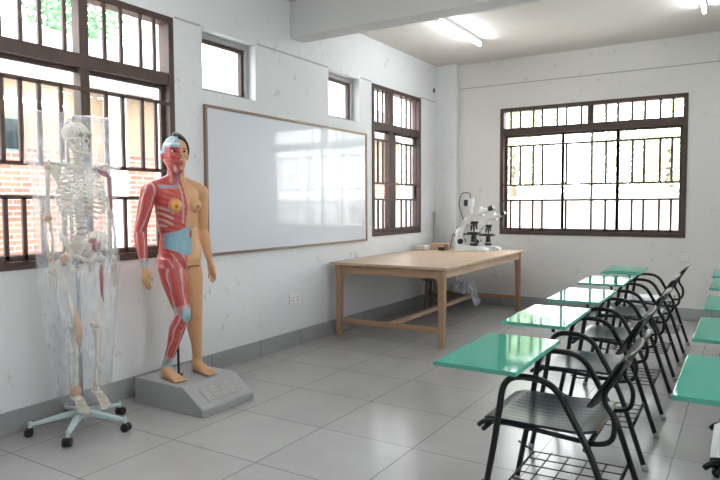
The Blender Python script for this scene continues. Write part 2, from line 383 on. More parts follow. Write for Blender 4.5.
def small_window(name, u0,u1,z0,z1):
    root = bpy.data.objects.new(name, None); COL.objects.link(root); root['kind'] = 'structure'
    x1 = XL-.085; x0 = x1-.05; w = .05
    bm = bmesh.new()
    box(bm,x0,x1,u0,u1,z1-w,z1,bev=.003); box(bm,x0,x1,u0,u1,z0,z0+.03,bev=.003); box(bm,x0,x1,u0,u0+w,z0+.03,z1-w,bev=.003); box(bm,x0,x1,u1-w,u1,z0+.03,z1-w,bev=.003)
    link('window_frame', bm, M['alu'], root)
    bm = bmesh.new(); v = .028; a,b,c,d = u0+w,u1-w,z0+.03,z1-w; y = x0+.01; 
    box(bm,x0-.01,x0+.03,a,b,d-v,d); box(bm,x0-.01,x0+.03,a,a+v,c,d-v); box(bm,x0-.01,x0+.03,b-v,b,c,d-v); box(bm,x0-.01,x0+.03,a+v,b-v,c,c+.012)
    s = link('sash', bm, M['frame'], root)
    link('glass_pane', newbox(x0+.006,x0+.010,a+v,b-v,c+.012,d-v), M['glass'], s)
small_window('window_2', *LWIN[1]); small_window('window_3', *LWIN[2])

# ---------------------------------------------------------------- ceiling lamps
def lamp(x, y0, y1, label):
    t = thing('fluorescent_lamp', label, 'lamp', (x,(y0+y1)/2,ZC), 0, 'fluorescent tube lamps on the ceiling')
    h = (y1-y0)/2
    link('lamp_body', newbox(-.022,.022,-h,h,-.045,0,bev=.004), M['lampb'], t)
    for s in (-1,1): link('lamp_holder', newbox(-.018,.018,s*h-.014,s*h+.014,-.085,-.045,bev=.004), M['lampb'], t)
    link('tube', ntube([(0,-h+.015,-.07),(0,h-.015,-.07)], .014, 12), M['tube_on'], t, smooth=True)
lamp(-2.75,5.98,7.2,'lit fluorescent tube lamp on the ceiling left, just behind the beam')
lamp(-.40,5.98,7.2,'lit fluorescent tube lamp at the top right corner of the view')
for x_,w_ in ((-2.75,'left'),(-.40,'middle'),(1.95,'right')): lamp(x_,1.6,2.82,'added unseen lit fluorescent tube lamp above the view in front of the beam, on the '+w_)  # unseen front lamps added to raise the room light
lamp(1.95,5.98,7.2,'added unseen lit fluorescent tube lamp on the ceiling beyond the right edge of the view')  # unseen lamp added for more light indoors

# ---------------------------------------------------------------- whiteboard
t = thing('whiteboard','large glossy whiteboard in a thin bronze frame on the left wall','whiteboard',(XL,5.018,1.608))
hw, hh = 1.288, .628
link('writing_surface', newbox(.004,.018,-hw+.01,hw-.01,-hh+.01,hh-.01), M['board'], t)
bm = bmesh.new(); w = .024
box(bm,0,.028,-hw,hw,hh-w,hh,bev=.003); box(bm,0,.028,-hw,hw,-hh,-hh+w,bev=.003); box(bm,0,.028,-hw,-hw+w,-hh+w,hh-w,bev=.003); box(bm,0,.028,hw-w,hw,-hh+w,hh-w,bev=.003)
link('frame', bm, M['boardf'], t)

# ---------------------------------------------------------------- outlets, clip, strip
def outlet(x,y,z,n,label,axis='x'):
    t = thing('wall_outlet', label, 'outlet', (x,y,z), 0 if axis=='x' else -PI/2)
    W = .088*n
    link('cover_plate', newbox(0,.012,-W/2,W/2,-.045,.045,bev=.004), M['outlet'], t)
    for k in range(n):
        c = -W/2+.088*(k+.5); bm = bmesh.new()
        for dy,dz in ((-.012,.014),(.012,.014),(-.012,-.016),(.012,-.016)): box(bm,.0115,.0135,c+dy-.002,c+dy+.002,dz-.006,dz+.006)
        link('socket', bm, M['dark'], t)
outlet(XL,4.925,.47,2,'white double outlet low on the left wall under the whiteboard')
outlet(-.60,YB,.76,1,'small white outlet on the back wall under the window corner','y')
tag(link('cable_clip', newbox(-3.82,-3.80,8.17,8.20,2.99,3.05,bev=.004), M['dark']), 'small dark clip high on the wall beside the corner column', 'clip')
tag(link('conduit_strip', newbox(XL,XL+.03,8.165,8.21,.78,1.30,bev=.004), M['greyboard']), 'short grey conduit strip upright on the wall beside the corner column', 'conduit')

# ---------------------------------------------------------------- wooden table
TX, TY, TZ = -3.098, 6.778, .80
t = thing('wooden_table','long pale wooden work table against the left wall corner','table',(TX,TY,0),math.radians(1))
LX, LY = .665, 1.33
link('tabletop', newbox(-LX,LX,-LY,LY,TZ-.028,TZ,bev=.004), M['wood'], t)
for s in (-1,1):
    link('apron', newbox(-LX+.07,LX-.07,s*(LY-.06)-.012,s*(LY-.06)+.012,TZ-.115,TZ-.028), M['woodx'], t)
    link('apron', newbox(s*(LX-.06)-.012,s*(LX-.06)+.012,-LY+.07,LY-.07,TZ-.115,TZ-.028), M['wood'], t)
for sx in (-1,1):
    for sy in (-1,1):
        bm = bmesh.new(); cx, cy = sx*(LX-.075), sy*(LY-.075)
        a = .032; rings = []
        for z,k in ((0,.8),(TZ-.2,1),(TZ-.028,1.05)):
            rings.append([bm.verts.new((cx+i*a*k,cy+j*a*k,z)) for i,j in ((-1,-1),(1,-1),(1,1),(-1,1))])
        for p,q in zip(rings,rings[1:]):
            for k in range(4): bm.faces.new((p[k],p[(k+1)%4],q[(k+1)%4],q[k]))
        bm.faces.new(rings[0]); bm.faces.new(rings[-1])
        # curved corner bracket beside the leg
        br = [(cx,TZ-.115),(cx-sx*.09,TZ-.115),(cx-sx*.05,TZ-.145),(cx-sx*.035,TZ-.20),(cx,TZ-.22)]
        prism(bm, br, cy-.01, cy+.01)
        by = [(cy,TZ-.115),(cy-sy*.09,TZ-.115),(cy-sy*.05,TZ-.145),(cy-sy*.035,TZ-.20),(cy,TZ-.22)]
        prism(bm, by, cx-.01, cx+.01, 'x')
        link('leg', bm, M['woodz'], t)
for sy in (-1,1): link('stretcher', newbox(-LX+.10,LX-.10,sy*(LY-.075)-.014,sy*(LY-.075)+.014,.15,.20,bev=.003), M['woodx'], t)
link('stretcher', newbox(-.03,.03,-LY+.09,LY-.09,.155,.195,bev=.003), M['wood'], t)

# things on and under the table
t = thing('cardboard_box','small open brown cardboard box at the far end of the table','box',(-3.49,7.68,TZ),.1)
link('body', newbox(-.10,.10,-.08,.08,0,.085,bev=.003), M['card'], t)
for q in ([(-.10,.085),(-.15,.075),(-.15,.079),(-.10,.089)],[(.10,.085),(.14,.065),(.14,.069),(.10,.089)]):
    bm = bmesh.new(); prism(bm,q,-.08,.08); link('flap', bm, M['card'], t)
t = thing('white_box','flat white box with brown edge left of the cardboard box on the table','box',(-3.66,7.50,TZ),.0)
link('body', newbox(-.085,.085,-.09,.09,.008,.06,bev=.003), M['cardw'], t)
link('tray', newbox(-.095,.095,-.10,.10,0,.012,bev=.002), M['card'], t)
t = thing('wooden_stool','old dark wooden stool under the table by the wall','stool',(-3.50,7.55,0),.15)
link('seat', newbox(-.13,.13,-.13,.13,.40,.43,bev=.004), M['brownold'], t)
for sx in (-1,1):
    for sy in (-1,1): link('leg', ntube([(sx*.10,sy*.10,0),(sx*.085,sy*.085,.40)], [.022,.026], 4), M['brownold'], t)
bm = bmesh.new()
for s in (-1,1): box(bm,-.1,.1,s*.09-.01,s*.09+.01,.16,.20); box(bm,s*.09-.01,s*.09+.01,-.1,.1,.22,.26)
link('stretcher', bm, M['brownold'], t)
# milky plastic bag draped over the middle stretcher
bm = bmesh.new(); nu, nv = 34, 26; G = []
for i in range(nu):
    row = []
    for j in range(nv):
        a = 2*PI*j/nv; s = i/(nu-1)
        R = .125*math.sin(PI*min(1,max(.04,s)))**.5
        cxp = -.19+.40*s; cz = .265-.17*min(1,max(0,(s-.72)/.15))
        nz = noise.noise(Vector((s*6,math.cos(a)*1.7,math.sin(a)*1.7)))*.045
        row.append(bm.verts.new((cxp, (R*1.1+nz)*math.cos(a), max(.2 if cxp<.125 else .0, cz+(R*.75+nz)*math.sin(a)))))
    G.append(row)
for p,q in zip(G,G[1:]):
    for k in range(nv): bm.faces.new((p[k],p[(k+1)%nv],q[(k+1)%nv],q[k]))
bm.faces.new(G[0]); bm.faces.new(G[-1])
o = link('plastic_bag', bm, M['milky'], smooth=True); o.location = (-3.215,7.93,0); o.rotation_euler = (0,0,.0)
tag(o, 'crumpled milky plastic bag slumped over the middle stretcher under the far end of the table', 'bag')

# microscopes
def microscope(loc, rz, label, big=True):
    t = thing('microscope', label, 'microscope', loc, rz, None)
    W, K = M['scope'], M['scopeb']
    bm = bmesh.new(); prism(bm,[(-.16,0),(.20,0),(.20,.02),(.16,.045),(.05,.06),(-.14,.075),(-.16,.06)],-.085,.085)
    bmesh.ops.bevel(bm, geom=bm.edges[:], offset=.006, segments=2, affect='EDGES'); link('base', bm, W, t)
    bm = bmesh.new(); loft(bm,[((-.11,0,.06),.055,.045,(1,0,0),(0,1,0)),((-.125,0,.14),.050,.042,(1,0,0),(0,1,0)),((-.105,0,.24),.055,.042,(1,0,0),(0,1,0)),((-.05,0,.31),.062,.042,(.8,0,.6),(0,1,0)),((.05,0,.345),.05,.040,(.2,0,1),(0,1,0))],16,p=3)
    link('arm', bm, W, t, smooth=True, auto=.8)
    bm = bmesh.new(); box(bm,-.06,.12,-.08,.08,.185,.20,bev=.003); box(bm,-.02,.10,-.06,.06,.20,.215,bev=.002); link('stage', bm, K, t)
    bm = bmesh.new(); cyl(bm,(.04,0,.10),(.04,0,.18),.035,.028); cyl(bm,(.04,0,.06),(.04,0,.09),.045); link('condenser', bm, K, t, smooth=True, auto=.6)
    bm = bmesh.new(); cyl(bm,(.04,0,.30),(.04,0,.335),.045,.05)
    for a in range(4):
        dx,dy = math.cos(a*PI/2+.3), math.sin(a*PI/2+.3); cyl(bm,(.04+dx*.022,dy*.022,.30),(.04+dx*.034,dy*.034,.245-.008*a),.012,.009,12)
    link('objective_turret', bm, K, t, smooth=True, auto=.6)
    for s in (-1,1):
        bm = bmesh.new(); cyl(bm,(-.10,s*.04,.11),(-.10,s*.075,.11),.03); cyl(bm,(-.10,s*.075,.11),(-.10,s*.095,.11),.016); link('focus_knob', bm, K, t, smooth=True, auto=.6)
    bm = bmesh.new(); loft(bm,[((-.03,0,.345),.07,.05,(1,0,0),(0,1,0)),((.03,0,.40),.072,.055,(1,0,.3),(0,1,0)),((.14,0,.445),.048,.062,(-.3,0,1),(0,1,0))],16,p=3.5)
    link('head', bm, W, t, smooth=True, auto=.8)
    for s in (-1,1):
        bm = bmesh.new(); cyl(bm,(.11,s*.034,.425),(.21,s*.034,.47),.028,.025,16); e = link('eyepiece_tube', bm, W, t, smooth=True, auto=.6)
        bm = bmesh.new(); cyl(bm,(.21,s*.034,.47),(.26,s*.034,.4925),.025,.027,16); link('eyepiece', bm, K, e, smooth=True, auto=.6)
    if big:
        bm = bmesh.new(); cyl(bm,(.0,0,.42),(.0,0,.50),.022,.022); cyl(bm,(.0,0,.50),(.0,0,.59),.042,.042); link('camera_head', bm, W, t, smooth=True, auto=.6)
        bm = bmesh.new(); cyl(bm,(-.045,-.02,.505),(-.045,-.02,.575),.026,.026,12); link('camera_ring', bm, K, t, smooth=True, auto=.6)
        pts = fillet([(.0,-.01,.59),(.0,-.01,.65),(-.10,-.02,.66),(-.13,-.02,.52),(-.09,-.03,.40),(-.07,-.04,.35)],.05,6)
        link('cable', ntube(pts,.0055,8), K, t, smooth=True)
        pts = fillet([(-.15,0,.10),(-.20,0,.22),(-.22,0,.10),(-.23,-.02,.012),(-.30,-.04,.01)],.06,6)
        link('power_cord', ntube(pts,.005,8), K, t, smooth=True)
        link('power_plug', newbox(-.36,-.29,-.065,-.015,0,.04,bev=.006), K, t)
    return t
microscope((-3.02,7.60,TZ),.12,'white microscope with black stage and camera on top, nearer one on the table').scale = (1.15,1.15,1.15)
m2 = microscope((-2.93,7.90,TZ),.10,'white microscope partly hidden behind the larger one, eyepieces towards the window',False)

# ---------------------------------------------------------------- anatomical mannequin
MO = Vector((-3.38,3.04,.18)); MRZ = math.radians(-10)
man = thing('anatomical_mannequin','life size anatomical mannequin, right half flayed red muscle, left half skin, on grey block','anatomical model',(MO.x,MO.y,0),MRZ)
Rinv = Matrix.Rotation(-MRZ,3,'Z')
def ml(x,y,z): return Rinv @ (Vector((x,y,z+0))-Vector((MO.x,MO.y,0)))     # world point -> mannequin axes
def mk(zl,x=0,y=0): return Vector((x,y,zl+MO.z))
# base block, square to the wall
bm = bmesh.new()
prof = [(-.30,0),(.375,0),(.375,.05),(.195,.172),(.185,.18),(-.30,.18)]
prism(bm,prof,-.155,.345)
bmesh.ops.bevel(bm, geom=bm.edges[:], offset=.005, segments=2, affect='EDGES')
base = link('base_block', bm, M['basegrey'], man); base.rotation_euler = (0,0,-MRZ); 
def slope(u,v,h):     # u across (y), v up the slope from the front edge
    d = Vector((-.18,0,.122)).normalized(); n = Vector((.122,0,.18)).normalized()
    return Vector((.375,0,.05)) + d*v + n*h + Vector((0,u,0))
def slopebox(bm,u0,u1,v0,v1,h0,h1):
    vs = [bm.verts.new(slope(u,v,h)) for u in (u0,u1) for v in (v0,v1) for h in (h0,h1)]
    for q in ((0,1,3,2),(4,6,7,5),(0,4,5,1),(2,3,7,6),(0,2,6,4),(1,5,7,3)): bm.faces.new([vs[i] for i in q])
bm = bmesh.new(); slopebox(bm,-.06,.235,.05,.172,-.002,.003); pl = link('name_plate', bm, M['baseplate'], base)
bm = bmesh.new()
random.seed(5)
for c in range(4):
    u0 = -.045+c*.07; u1 = u0+.052
    for a,b,d,e in ((u0,u1,.155,.162),(u0,u1,.068,.075),(u0,u0+.007,.068,.162),(u1-.007,u1,.068,.162)):
        if random.random()<.86: slopebox(bm,a,b,d,e,.003,.006)
    for q in range(2):
        v = .09+.03*q; slopebox(bm,u0+.008,u1-.008,v,v+.006,.003,.006)
    slopebox(bm,(u0+u1)/2-.0035,(u0+u1)/2+.0035,.08,.15,.003,.0062)
link('lettering', bm, M['letter'], pl)
# support rod
a = ml(-3.45,3.085,.182); b = ml(-3.44,3.075,.72)
bm = bmesh.new(); tube(bm,[a,b],.0085,10); cyl(bm,a-Vector((0,0,.002)),a+Vector((0,0,.012)),.03,.028)
link('support_rod', bm, M['blk'], man, smooth=True, auto=.6)

# body: closed lofts fused by a voxel remesh into one skin
X, Y, Z = Vector((1,0,0)), Vector((0,1,0)), Vector((0,0,1))
bm = bmesh.new()
T = [(.775,.0,.01,.06,.05),(.80,.0,.01,.095,.13),(.85,-.010,.024,.116,.152),(.90,-.010,.022,.114,.152),(.96,-.004,.018,.102,.144),(1.01,.0,.012,.094,.136),
     (1.07,.0,0,.094,.138),(1.14,.0,0,.104,.150),(1.22,.0,0,.110,.160),(1.30,-.006,0,.100,.166),(1.345,-.012,0,.084,.150),(1.375,-.018,0,.068,.105),(1.395,-.018,0,.062,.072),(1.42,-.014,0,.057,.060),(1.46,-.006,0,.054,.056),(1.53,.005,0,.056,.058)]
loft(bm,[(mk(z,cx,cy),a,b,X,Y) for z,cx,cy,a,b in T],32,p=2.25)
for s in (-1,1): 
    ell(bm, mk(1.225,.085,s*.078),(.048,.056,.056)); ell(bm, mk(1.218,.134,s*.084),(.007,.007,.007))
    ell(bm, mk(.85,-.062,.02+s*.062),(.070,.078,.082))
    tube(bm,[mk(1.40,-.02,s*.03),mk(1.365,-.02,s*.10),mk(1.335,-.015,s*.185)],[.045,.05,.052],16)
def limb(pts, rad, n=20):
    P=[Vector(p) for p in pts]; PP=[];RR=[]
    for i in range(len(P)-1):
        p0=P[max(i-1,0)];p1=P[i];p2=P[i+1];p3=P[min(i+2,len(P)-1)]
        for k in range(6):
            t=k/6; PP.append(.5*((2*p1)+(p2-p0)*t+(2*p0-5*p1+4*p2-p3)*t*t+(3*p1-p0-3*p2+p3)*t**3)); RR.append(rad[i]+(rad[i+1]-rad[i])*t)
    PP.append(P[-1]);RR.append(rad[-1]); tube(bm,PP,RR,n)
AX = {}
def arm(sh,el,wr,tip,side):
    AX['arm',side]=(sh,el,wr)
    ell(bm,sh,(.056,.056,.06))
    d=(el-sh)
    limb([sh, sh+d*.35, sh+d*.75, el, el+(wr-el)*.3, el+(wr-el)*.7, wr],[.052,.050,.042,.038,.042,.032,.025])
    f=(tip-wr); L=f.length; fd=f.normalized(); sd=X; nd=fd.cross(sd).normalized(); 
    palm_c=wr+fd*L*.28
    loft(bm,[(wr-fd*.01,.024,.020,sd,nd),(wr+fd*L*.15,.030,.017,sd,nd),(wr+fd*L*.35,.039,.015,sd,nd),(wr+fd*L*.50,.038,.012,sd,nd)],16,p=2.6)
    inn = nd if nd.y*side<0 else -nd
    for k,ln in enumerate((.42,.50,.46,.36)):
        o0=wr+fd*L*.44+sd*(.029-.019*k); e=ln*L
        tube(bm,[o0,o0+fd*e*.4+sd*(.004*(1.5-k)),o0+fd*e*.75+inn*.008+sd*(.005*(1.5-k)),o0+fd*e+inn*.02+sd*(.005*(1.5-k))],[.0092,.009,.0082,.0065],10)
    o0=wr+fd*L*.12+sd*.018
    tube(bm,[o0,o0+fd*L*.18+sd*.03+inn*.012,o0+fd*L*.34+sd*.036+inn*.018,o0+fd*L*.45+sd*.034+inn*.022],[.014,.0115,.010,.0075],10)
Rs=mk(1.315,-.015,-.205); Ls=mk(1.315,-.015,.205)
arm(Rs, ml(-3.475,2.795,1.225), ml(-3.41,2.772,1.01), ml(-3.37,2.755,.83),-1)
arm(Ls, ml(-3.39,3.285,1.225), ml(-3.35,3.308,1.015), ml(-3.33,3.335,.825),1)
def leg(hip,kn,an,heel,toe,side):
    AX['leg',side]=(hip,kn,an)
    d=kn-hip; c=an-kn; back=Vector((-1,0,0))
    limb([hip+Z*.06,hip,hip+d*.3,hip+d*.7,kn,kn+c*.12,kn+c*.32+back*.012,kn+c*.65,an],[.075,.088,.088,.066,.052,.049,.055,.040,.031])
    ell(bm,kn+X*.02,(.04,.042,.05))
    f=(toe-heel); f.z=0; L=f.length; f.normalize(); s=Vector((-f.y,f.x,0)); g=heel.z
    def fp(u,h,w): return (heel+f*(L*u)+Z*(h),h*1.0,w,Z,s)
    loft(bm,[(heel+f*L*.0+Z*.03,.022,.018,Z,s),(heel+f*L*.08+Z*.034,.034,.029,Z,s),(heel+f*L*.25+Z*.045,.045,.032,Z,s),(heel+f*L*.45+Z*.036,.036,.034,Z,s),(heel+f*L*.65+Z*.025,.025,.041,Z,s),(heel+f*L*.80+Z*.018,.018,.044,Z,s),(heel+f*L*.86+Z*.015,.013,.040,Z,s)],20,p=2.4)
    limb([an+Z*.02, an-Z*.02, heel+f*L*.26+Z*.05],[.033,.036,.036])
    for k in range(5):
        inner = -side; off = inner*(.034-.0175*k); ln=(.20,.185,.165,.145,.12)[k]; r=(.0125,.0095,.009,.0085,.008)[k]
        a0=heel+f*L*.80+s*off+Z*r; tube(bm,[a0,a0+f*L*ln*.6+Z*.002,a0+f*L*ln],[r,r,r*.75],8)
gz = MO.z
leg(mk(.80,.015,-.068), ml(-3.30,3.00,.65), ml(-3.455,2.985,.285), ml(-3.50,2.985,gz), ml(-3.285,2.965,gz),-1)
leg(mk(.80,-.015,.095), ml(-3.375,3.182,.62), ml(-3.415,3.232,.285), ml(-3.46,3.235,gz), ml(-3.225,3.20,gz),1)
# head, turned towards the viewer's right
HC = mk(1.588,.012,-.018)
HS=1.18; HR=Matrix.Rotation(math.radians(-14),3,'Z')
def hp_(x,y,z): return HC + HR @ (Vector((x,y,z))*HS)
def hell(x,y,z,r): ell(bm, hp_(x,y,z), tuple(q*HS for q in r), rot=HR)
hell(0,0,0,(.093,.073,.100)); hell(.015,0,-.045,(.075,.060,.075)); hell(.055,0,-.103,(.028,.030,.022)); hell(.060,0,.02,(.035,.055,.055))
tube(bm,[hp_(.088,0,.012),hp_(.106,0,-.025),hp_(.098,0,-.034)],[.009,.014,.009],10)
for s in (-1,1):
    hell(.094,s*.010,-.032,(.009,.008,.006)); hell(.065,s*.038,-.02,(.024,.020,.018)); hell(-.005,s*.077,-.015,(.016,.007,.028))
hell(.088,0,-.057,(.012,.022,.0065)); hell(.086,0,-.068,(.012,.018,.007))
tmp = link('tmp_body', bm, M['paint'])
md = tmp.modifiers.new('r','REMESH'); md.mode='VOXEL'; md.voxel_size=.0052
md2 = tmp.modifiers.new('s','SMOOTH'); md2.factor=.5; md2.iterations=3
dg = bpy.context.evaluated_depsgraph_get(); me = bpy.data.meshes.new_from_object(tmp.evaluated_get(dg)); me.name='body'
bpy.data.objects.remove(tmp)
body = bpy.data.objects.new('body', me); COL.objects.link(body); body.parent = man
me.materials.clear(); me.materials.append(M['paint'])
for p in me.polygons: p.use_smooth = True
SKIN=Vector((.60,.34,.17)); RED=Vector((.46,.045,.035)); PINK=Vector((.62,.30,.28)); WHT=Vector((.60,.56,.54)); BLU=Vector((.24,.42,.50)); YEL=Vector((.70,.36,.08)); DRK=Vector((.05,.02,.02)); ART=Vector((.45,.02,.02)); VEN=Vector((.06,.10,.28))
def mixc(a,b,t): t=max(0,min(1,t)); return a*(1-t)+b*t
def seg_near(p,a,b):
    d=b-a; t=max(0,min(1,(p-a).dot(d)/d.length_squared)); q=a+d*t; return (p-q).length,t,q
def paint(p):
    z=p.z-MO.z; x,y=p.x,p.y
    hq=(HR.transposed() @ (p-HC))/HS
    nz=noise.noise(p*9); nf=noise.noise(p*30)
    c=SKIN.copy()
    hip,kn,an=AX['leg',-1]; sh,el,wr=AX['arm',-1]; h2,k2,a2=AX['leg',1]
    onarm = (p-sh).length<.075 or min(seg_near(p,sh,el)[0],seg_near(p,el,wr)[0])<.062 and y<-.155
    hand = (p-wr).length<.20 and p.z<wr.z-.012 and y<-.2
    if z>1.47: muscle = hq.y<.002
    elif z>.80: muscle = y<.008+.012*nz
    else:
        muscle = y<.0 if z>.70 else (seg_near(p,hip,kn)[0]<.12 and y<.02 or seg_near(p,kn,an)[0]<.10 and y<.03) 
        if z<.09: muscle=False
    if hand: muscle=False
    if muscle:
        c=RED.copy()
        # fibre bundles following the limb
        if onarm or z<.80:
            a,b=(sh,el) if onarm and p.z>el.z else ((el,wr) if onarm else ((hip,kn) if p.z>kn.z else (kn,an)))
            d,t,q=seg_near(p,a,b); r=p-q; ang=math.atan2(r.y,r.x)
            s=math.sin(ang*5+ (3.2*t if onarm else 2.2*t)+1.5*nz); f=math.sin(ang*23+4*t+2*nz)
            bulge=math.sin(PI*t)
            c=mixc(c,PINK,.28+.25*f if s>.25 else .08+.12*f)
            if s>.93-.10*(1-bulge): c=mixc(c,WHT,.6)
            if abs(math.sin(ang*2.5+1.2*t+.8))<.05: c=mixc(c,VEN if z>.5 else WHT,.6)
            if t>.82 and not (onarm and p.z>el.z): c=mixc(c,WHT*.9,.35+.4*(s>0))
        elif z>1.385 and z<1.50:
            s=math.sin(math.atan2(y,x)*9+z*22); c=mixc(c,WHT,.5 if s>.55 else .05)
            if z<1.455 and abs(y+.028-(1.44-z)*.1)<.005: c=VEN*1.2
        elif z<=1.385:
            if x>0:
                s=math.sin((z*1.0+y*.45)*150+2*nz); c=mixc(c,PINK,.12+.14*s)
                if -.165<y<-.085 and z<1.22 and z>1.08:
                    if math.sin((z+ .6*y)*170)>.35: c=mixc(c,WHT,.75)
                if abs(z-1.352-.15*(y+.1)*0)<.012 and y<-.01: c=mixc(c,BLU*1.2,.6)
                if abs(y+.02)<.008 and z>1.10: c=mixc(c,WHT,.6)
                if z<.90: 
                    s=math.sin(y*110+z*55+2*nz); c=mixc(RED,WHT,.38 if s>.7 else .06)
            else:
                s=math.sin(y*70+z*40+3*nz); c=mixc(c,PINK,.3+.3*s)
        else:
            # head
            hy=hq.z
            if hy>.022-.25*min(0,hq.x-.03)*0+.01*nz - (.03 if hq.x<.03 else 0): c=BLU*.95+Vector((.04,.03,.03))
            elif hq.x<-.01: c=mixc(RED,BLU,.6)
            else:
                s=math.sin((p.z*1.2+y*.9)*230+3*nz); c=mixc(RED,PINK,.15+.15*s)
            if abs(hy-.045)<.006: c=WHT*1.1
            if hy<-.04 and hq.x<.03 and math.sin(y*200+z*90)>.5: c=mixc(c,WHT,.7)
        # breast gland
        d=(p-mk(1.222,.12,-.078)).length
        if d<.046+.005*nz: c=YEL.copy()
        if d<.056 and d>=.046: c=mixc(c,PINK,.6)
        # knee pad, ankle
        if (p-(kn+Vector((.045,.02,-.005)))).length<.055+.01*nz: c=BLU*1.1
        if .085<z<.14: c=mixc(c,BLU,.75)
        if onarm and abs(p.z-wr.z)<.022: c=mixc(c,BLU,.7)
    # abdominal membrane, crosses the midline
    if x>.02 and not onarm:
        top=1.02+.35*(y+.15)+.014*nz; bot=.945-.42*(y+.16) if y<-.01 else .882
        if bot+.008*nz<z<top and -.165<y<.050+.016*nz-.25*max(0,.93-z): c=(BLU+Vector((.05,.02,.0))*nf)*.95
        if -.03<y<.05 and 1.0<z<1.07 and abs(y-.045)<.01 and abs(nf)>.12: c=ART.copy()
    # skin details
    for s in (-1,1):
        d=(p-mk(1.218,.134,s*.084)).length
        if d<.013: c=Vector((.30,.10,.06)) if s>0 else Vector((.35,.12,.04))
    if y>0:
        dl=p-mk(.79,0,.088); 
        if abs(z-(.798-.05*(y-.09)))<.0042 and y>.018 and (p-AX['arm',1][2]).length>.16 and y<.2: c=Vector((.20,.07,.05))
    if abs(hq.z+.0625)<.012 and hq.x>.078 and abs(hq.y)<.024 and z>1.4: c=Vector((.42,.09,.07))
    if z>1.45 and hq.x>.05:
        for s in (-1,1):
            ey=hq.y-s*.031
            if abs(ey)<.017 and .017<hq.z+abs(ey)*.1<.0235: c=DRK.copy()
            if (ey/.017)**2+((hq.z-.003)/.0085)**2<1.2: c=mixc(c,DRK,.6)
    return c
ca = me.color_attributes.new('paint','FLOAT_COLOR','POINT')
buf=[]
for v in me.vertices:
    c=paint(v.co); buf += [max(0,c.x),max(0,c.y),max(0,c.z),1]
ca.data.foreach_set('color',buf)
for s in (-1,1):
    bm=bmesh.new(); ell(bm,hp_(.0765,s*.031,.003),(.013,.0165,.0095),rot=HR,mi=0); ell(bm,hp_(.0868,s*.031,.003),(.0035,.0068,.0068),rot=HR,mi=1)
    link('eye', bm, [M['eyew'],M['iris']], man, smooth=True)
# hair cap on the skin half only
bm = bmesh.new(); ell(bm, (-.010,0,.016),(.096,.080,.100),seg=32,rings=24)
def cut(co,no): bmesh.ops.bisect_plane(bm, geom=bm.verts[:]+bm.edges[:]+bm.faces[:], plane_co=Vector(co), plane_no=Vector(no).normalized(), clear_outer=True)
cut((0,.004,0),(0,-1,0)); cut((.050,0,.050),(1,0,-.55)); cut((-.02,0,-.075),(.45,0,-1))
for v in bm.verts: v.co = HC + HR @ (v.co*HS)
o = link('hair', bm, M['hair'], man, smooth=True); sd = o.modifiers.new('s','SOLIDIFY'); sd.thickness=.012; sd.offset=0

# ---------------------------------------------------------------- skeleton on stand
SO = Vector((-3.528,2.364,0)); SRZ = math.radians(-8)
sk = thing('skeleton_model','life size human skeleton model hung on a five wheeled stand by the window','skeleton model',(SO.x,SO.y,0),SRZ)
sk.location=(SO.x,SO.y,0)
SRI = Matrix.Rotation(-SRZ,3,'Z')
BO = M['bone']
# stand
for k in range(5):
    a = math.radians(22+72*k)-SRZ; d = Vector((math.cos(a),math.sin(a),0)); s=Vector((-d.y,d.x,0)); R=.2916
    bm=bmesh.new(); loft(bm,[(Vector((0,0,.105)),.026,.020,s,Z),(d*.10+Z*.10,.022,.018,s,Z),(d*(R-.02)+Z*.075,.015,.010,s,Z),(d*(R+.008)+Z*.073,.010,.008,s,Z)],12,p=4)
    cyl(bm,d*R+Z*.05,d*R+Z*.092,.011,.011,12)
    L_=link('stand_leg', bm, M['standw'], sk, smooth=True, auto=.7)
    bm=bmesh.new(); cyl(bm,d*(R+.008)+s*.004+Z*.026,d*(R+.008)+s*.024+Z*.026,.026,.026,20); cyl(bm,d*(R+.008)-s*.024+Z*.026,d*(R+.008)-s*.004+Z*.026,.026,.026,20); ell(bm,d*R+Z*.04,(.02,.02,.016))
    link('caster', bm, M['blk'], L_, smooth=True, auto=.7)
bm=bmesh.new(); cyl(bm,(0,0,.07),(0,0,.135),.034,.028); link('stand_hub', bm, M['standw'], sk, smooth=True, auto=.6)
bm=bmesh.new(); pts=fillet([(0,0,.10),(0,0,1.0),(-.055,0,1.12),(-.085,0,1.70),(-.085,0,1.93),(.010,0,1.95),(.010,0,1.90)],.06,5); tube(bm,pts,.011,12); link('pole', bm, M['steel'], sk, smooth=True)
# skull
H = Vector((.035,.0,1.850))
bm=bmesh.new(); ell(bm,H+Vector((-.012,0,.012)),(.093,.072,.078),seg=24,rings=16); ell(bm,H+Vector((.050,0,-.045)),(.034,.046,.042)); ell(bm,H+Vector((.062,0,-.078)),(.022,.028,.02))
tube(bm,[H+Vector((.078,0,-.012)),H+Vector((.093,0,-.035))],[.007,.009],8)
for s in (-1,1):
    tube(bm,[H+Vector((.07,s*.05,-.03)),H+Vector((.04,s*.066,-.035)),H+Vector((.0,s*.066,-.03))],[.009,.006,.007],8)
    tube(bm,[H+Vector((.082,s*.008,.006)),H+Vector((.078,s*.035,.012)),H+Vector((.062,s*.056,.0))],[.007,.008,.008],8)
    ell(bm,H+Vector((-.01,s*.058,-.065)),(.012,.01,.02))
skull=link('skull', bm, BO, sk, smooth=True)
for s in (-1,1):
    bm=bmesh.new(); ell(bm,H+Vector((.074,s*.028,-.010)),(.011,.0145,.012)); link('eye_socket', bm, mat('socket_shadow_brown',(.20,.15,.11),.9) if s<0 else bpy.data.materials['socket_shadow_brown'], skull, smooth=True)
bm=bmesh.new(); ell(bm,H+Vector((.089,0,-.048)),(.006,.009,.012)); link('nose_opening', bm, bpy.data.materials['socket_shadow_brown'], skull, smooth=True)
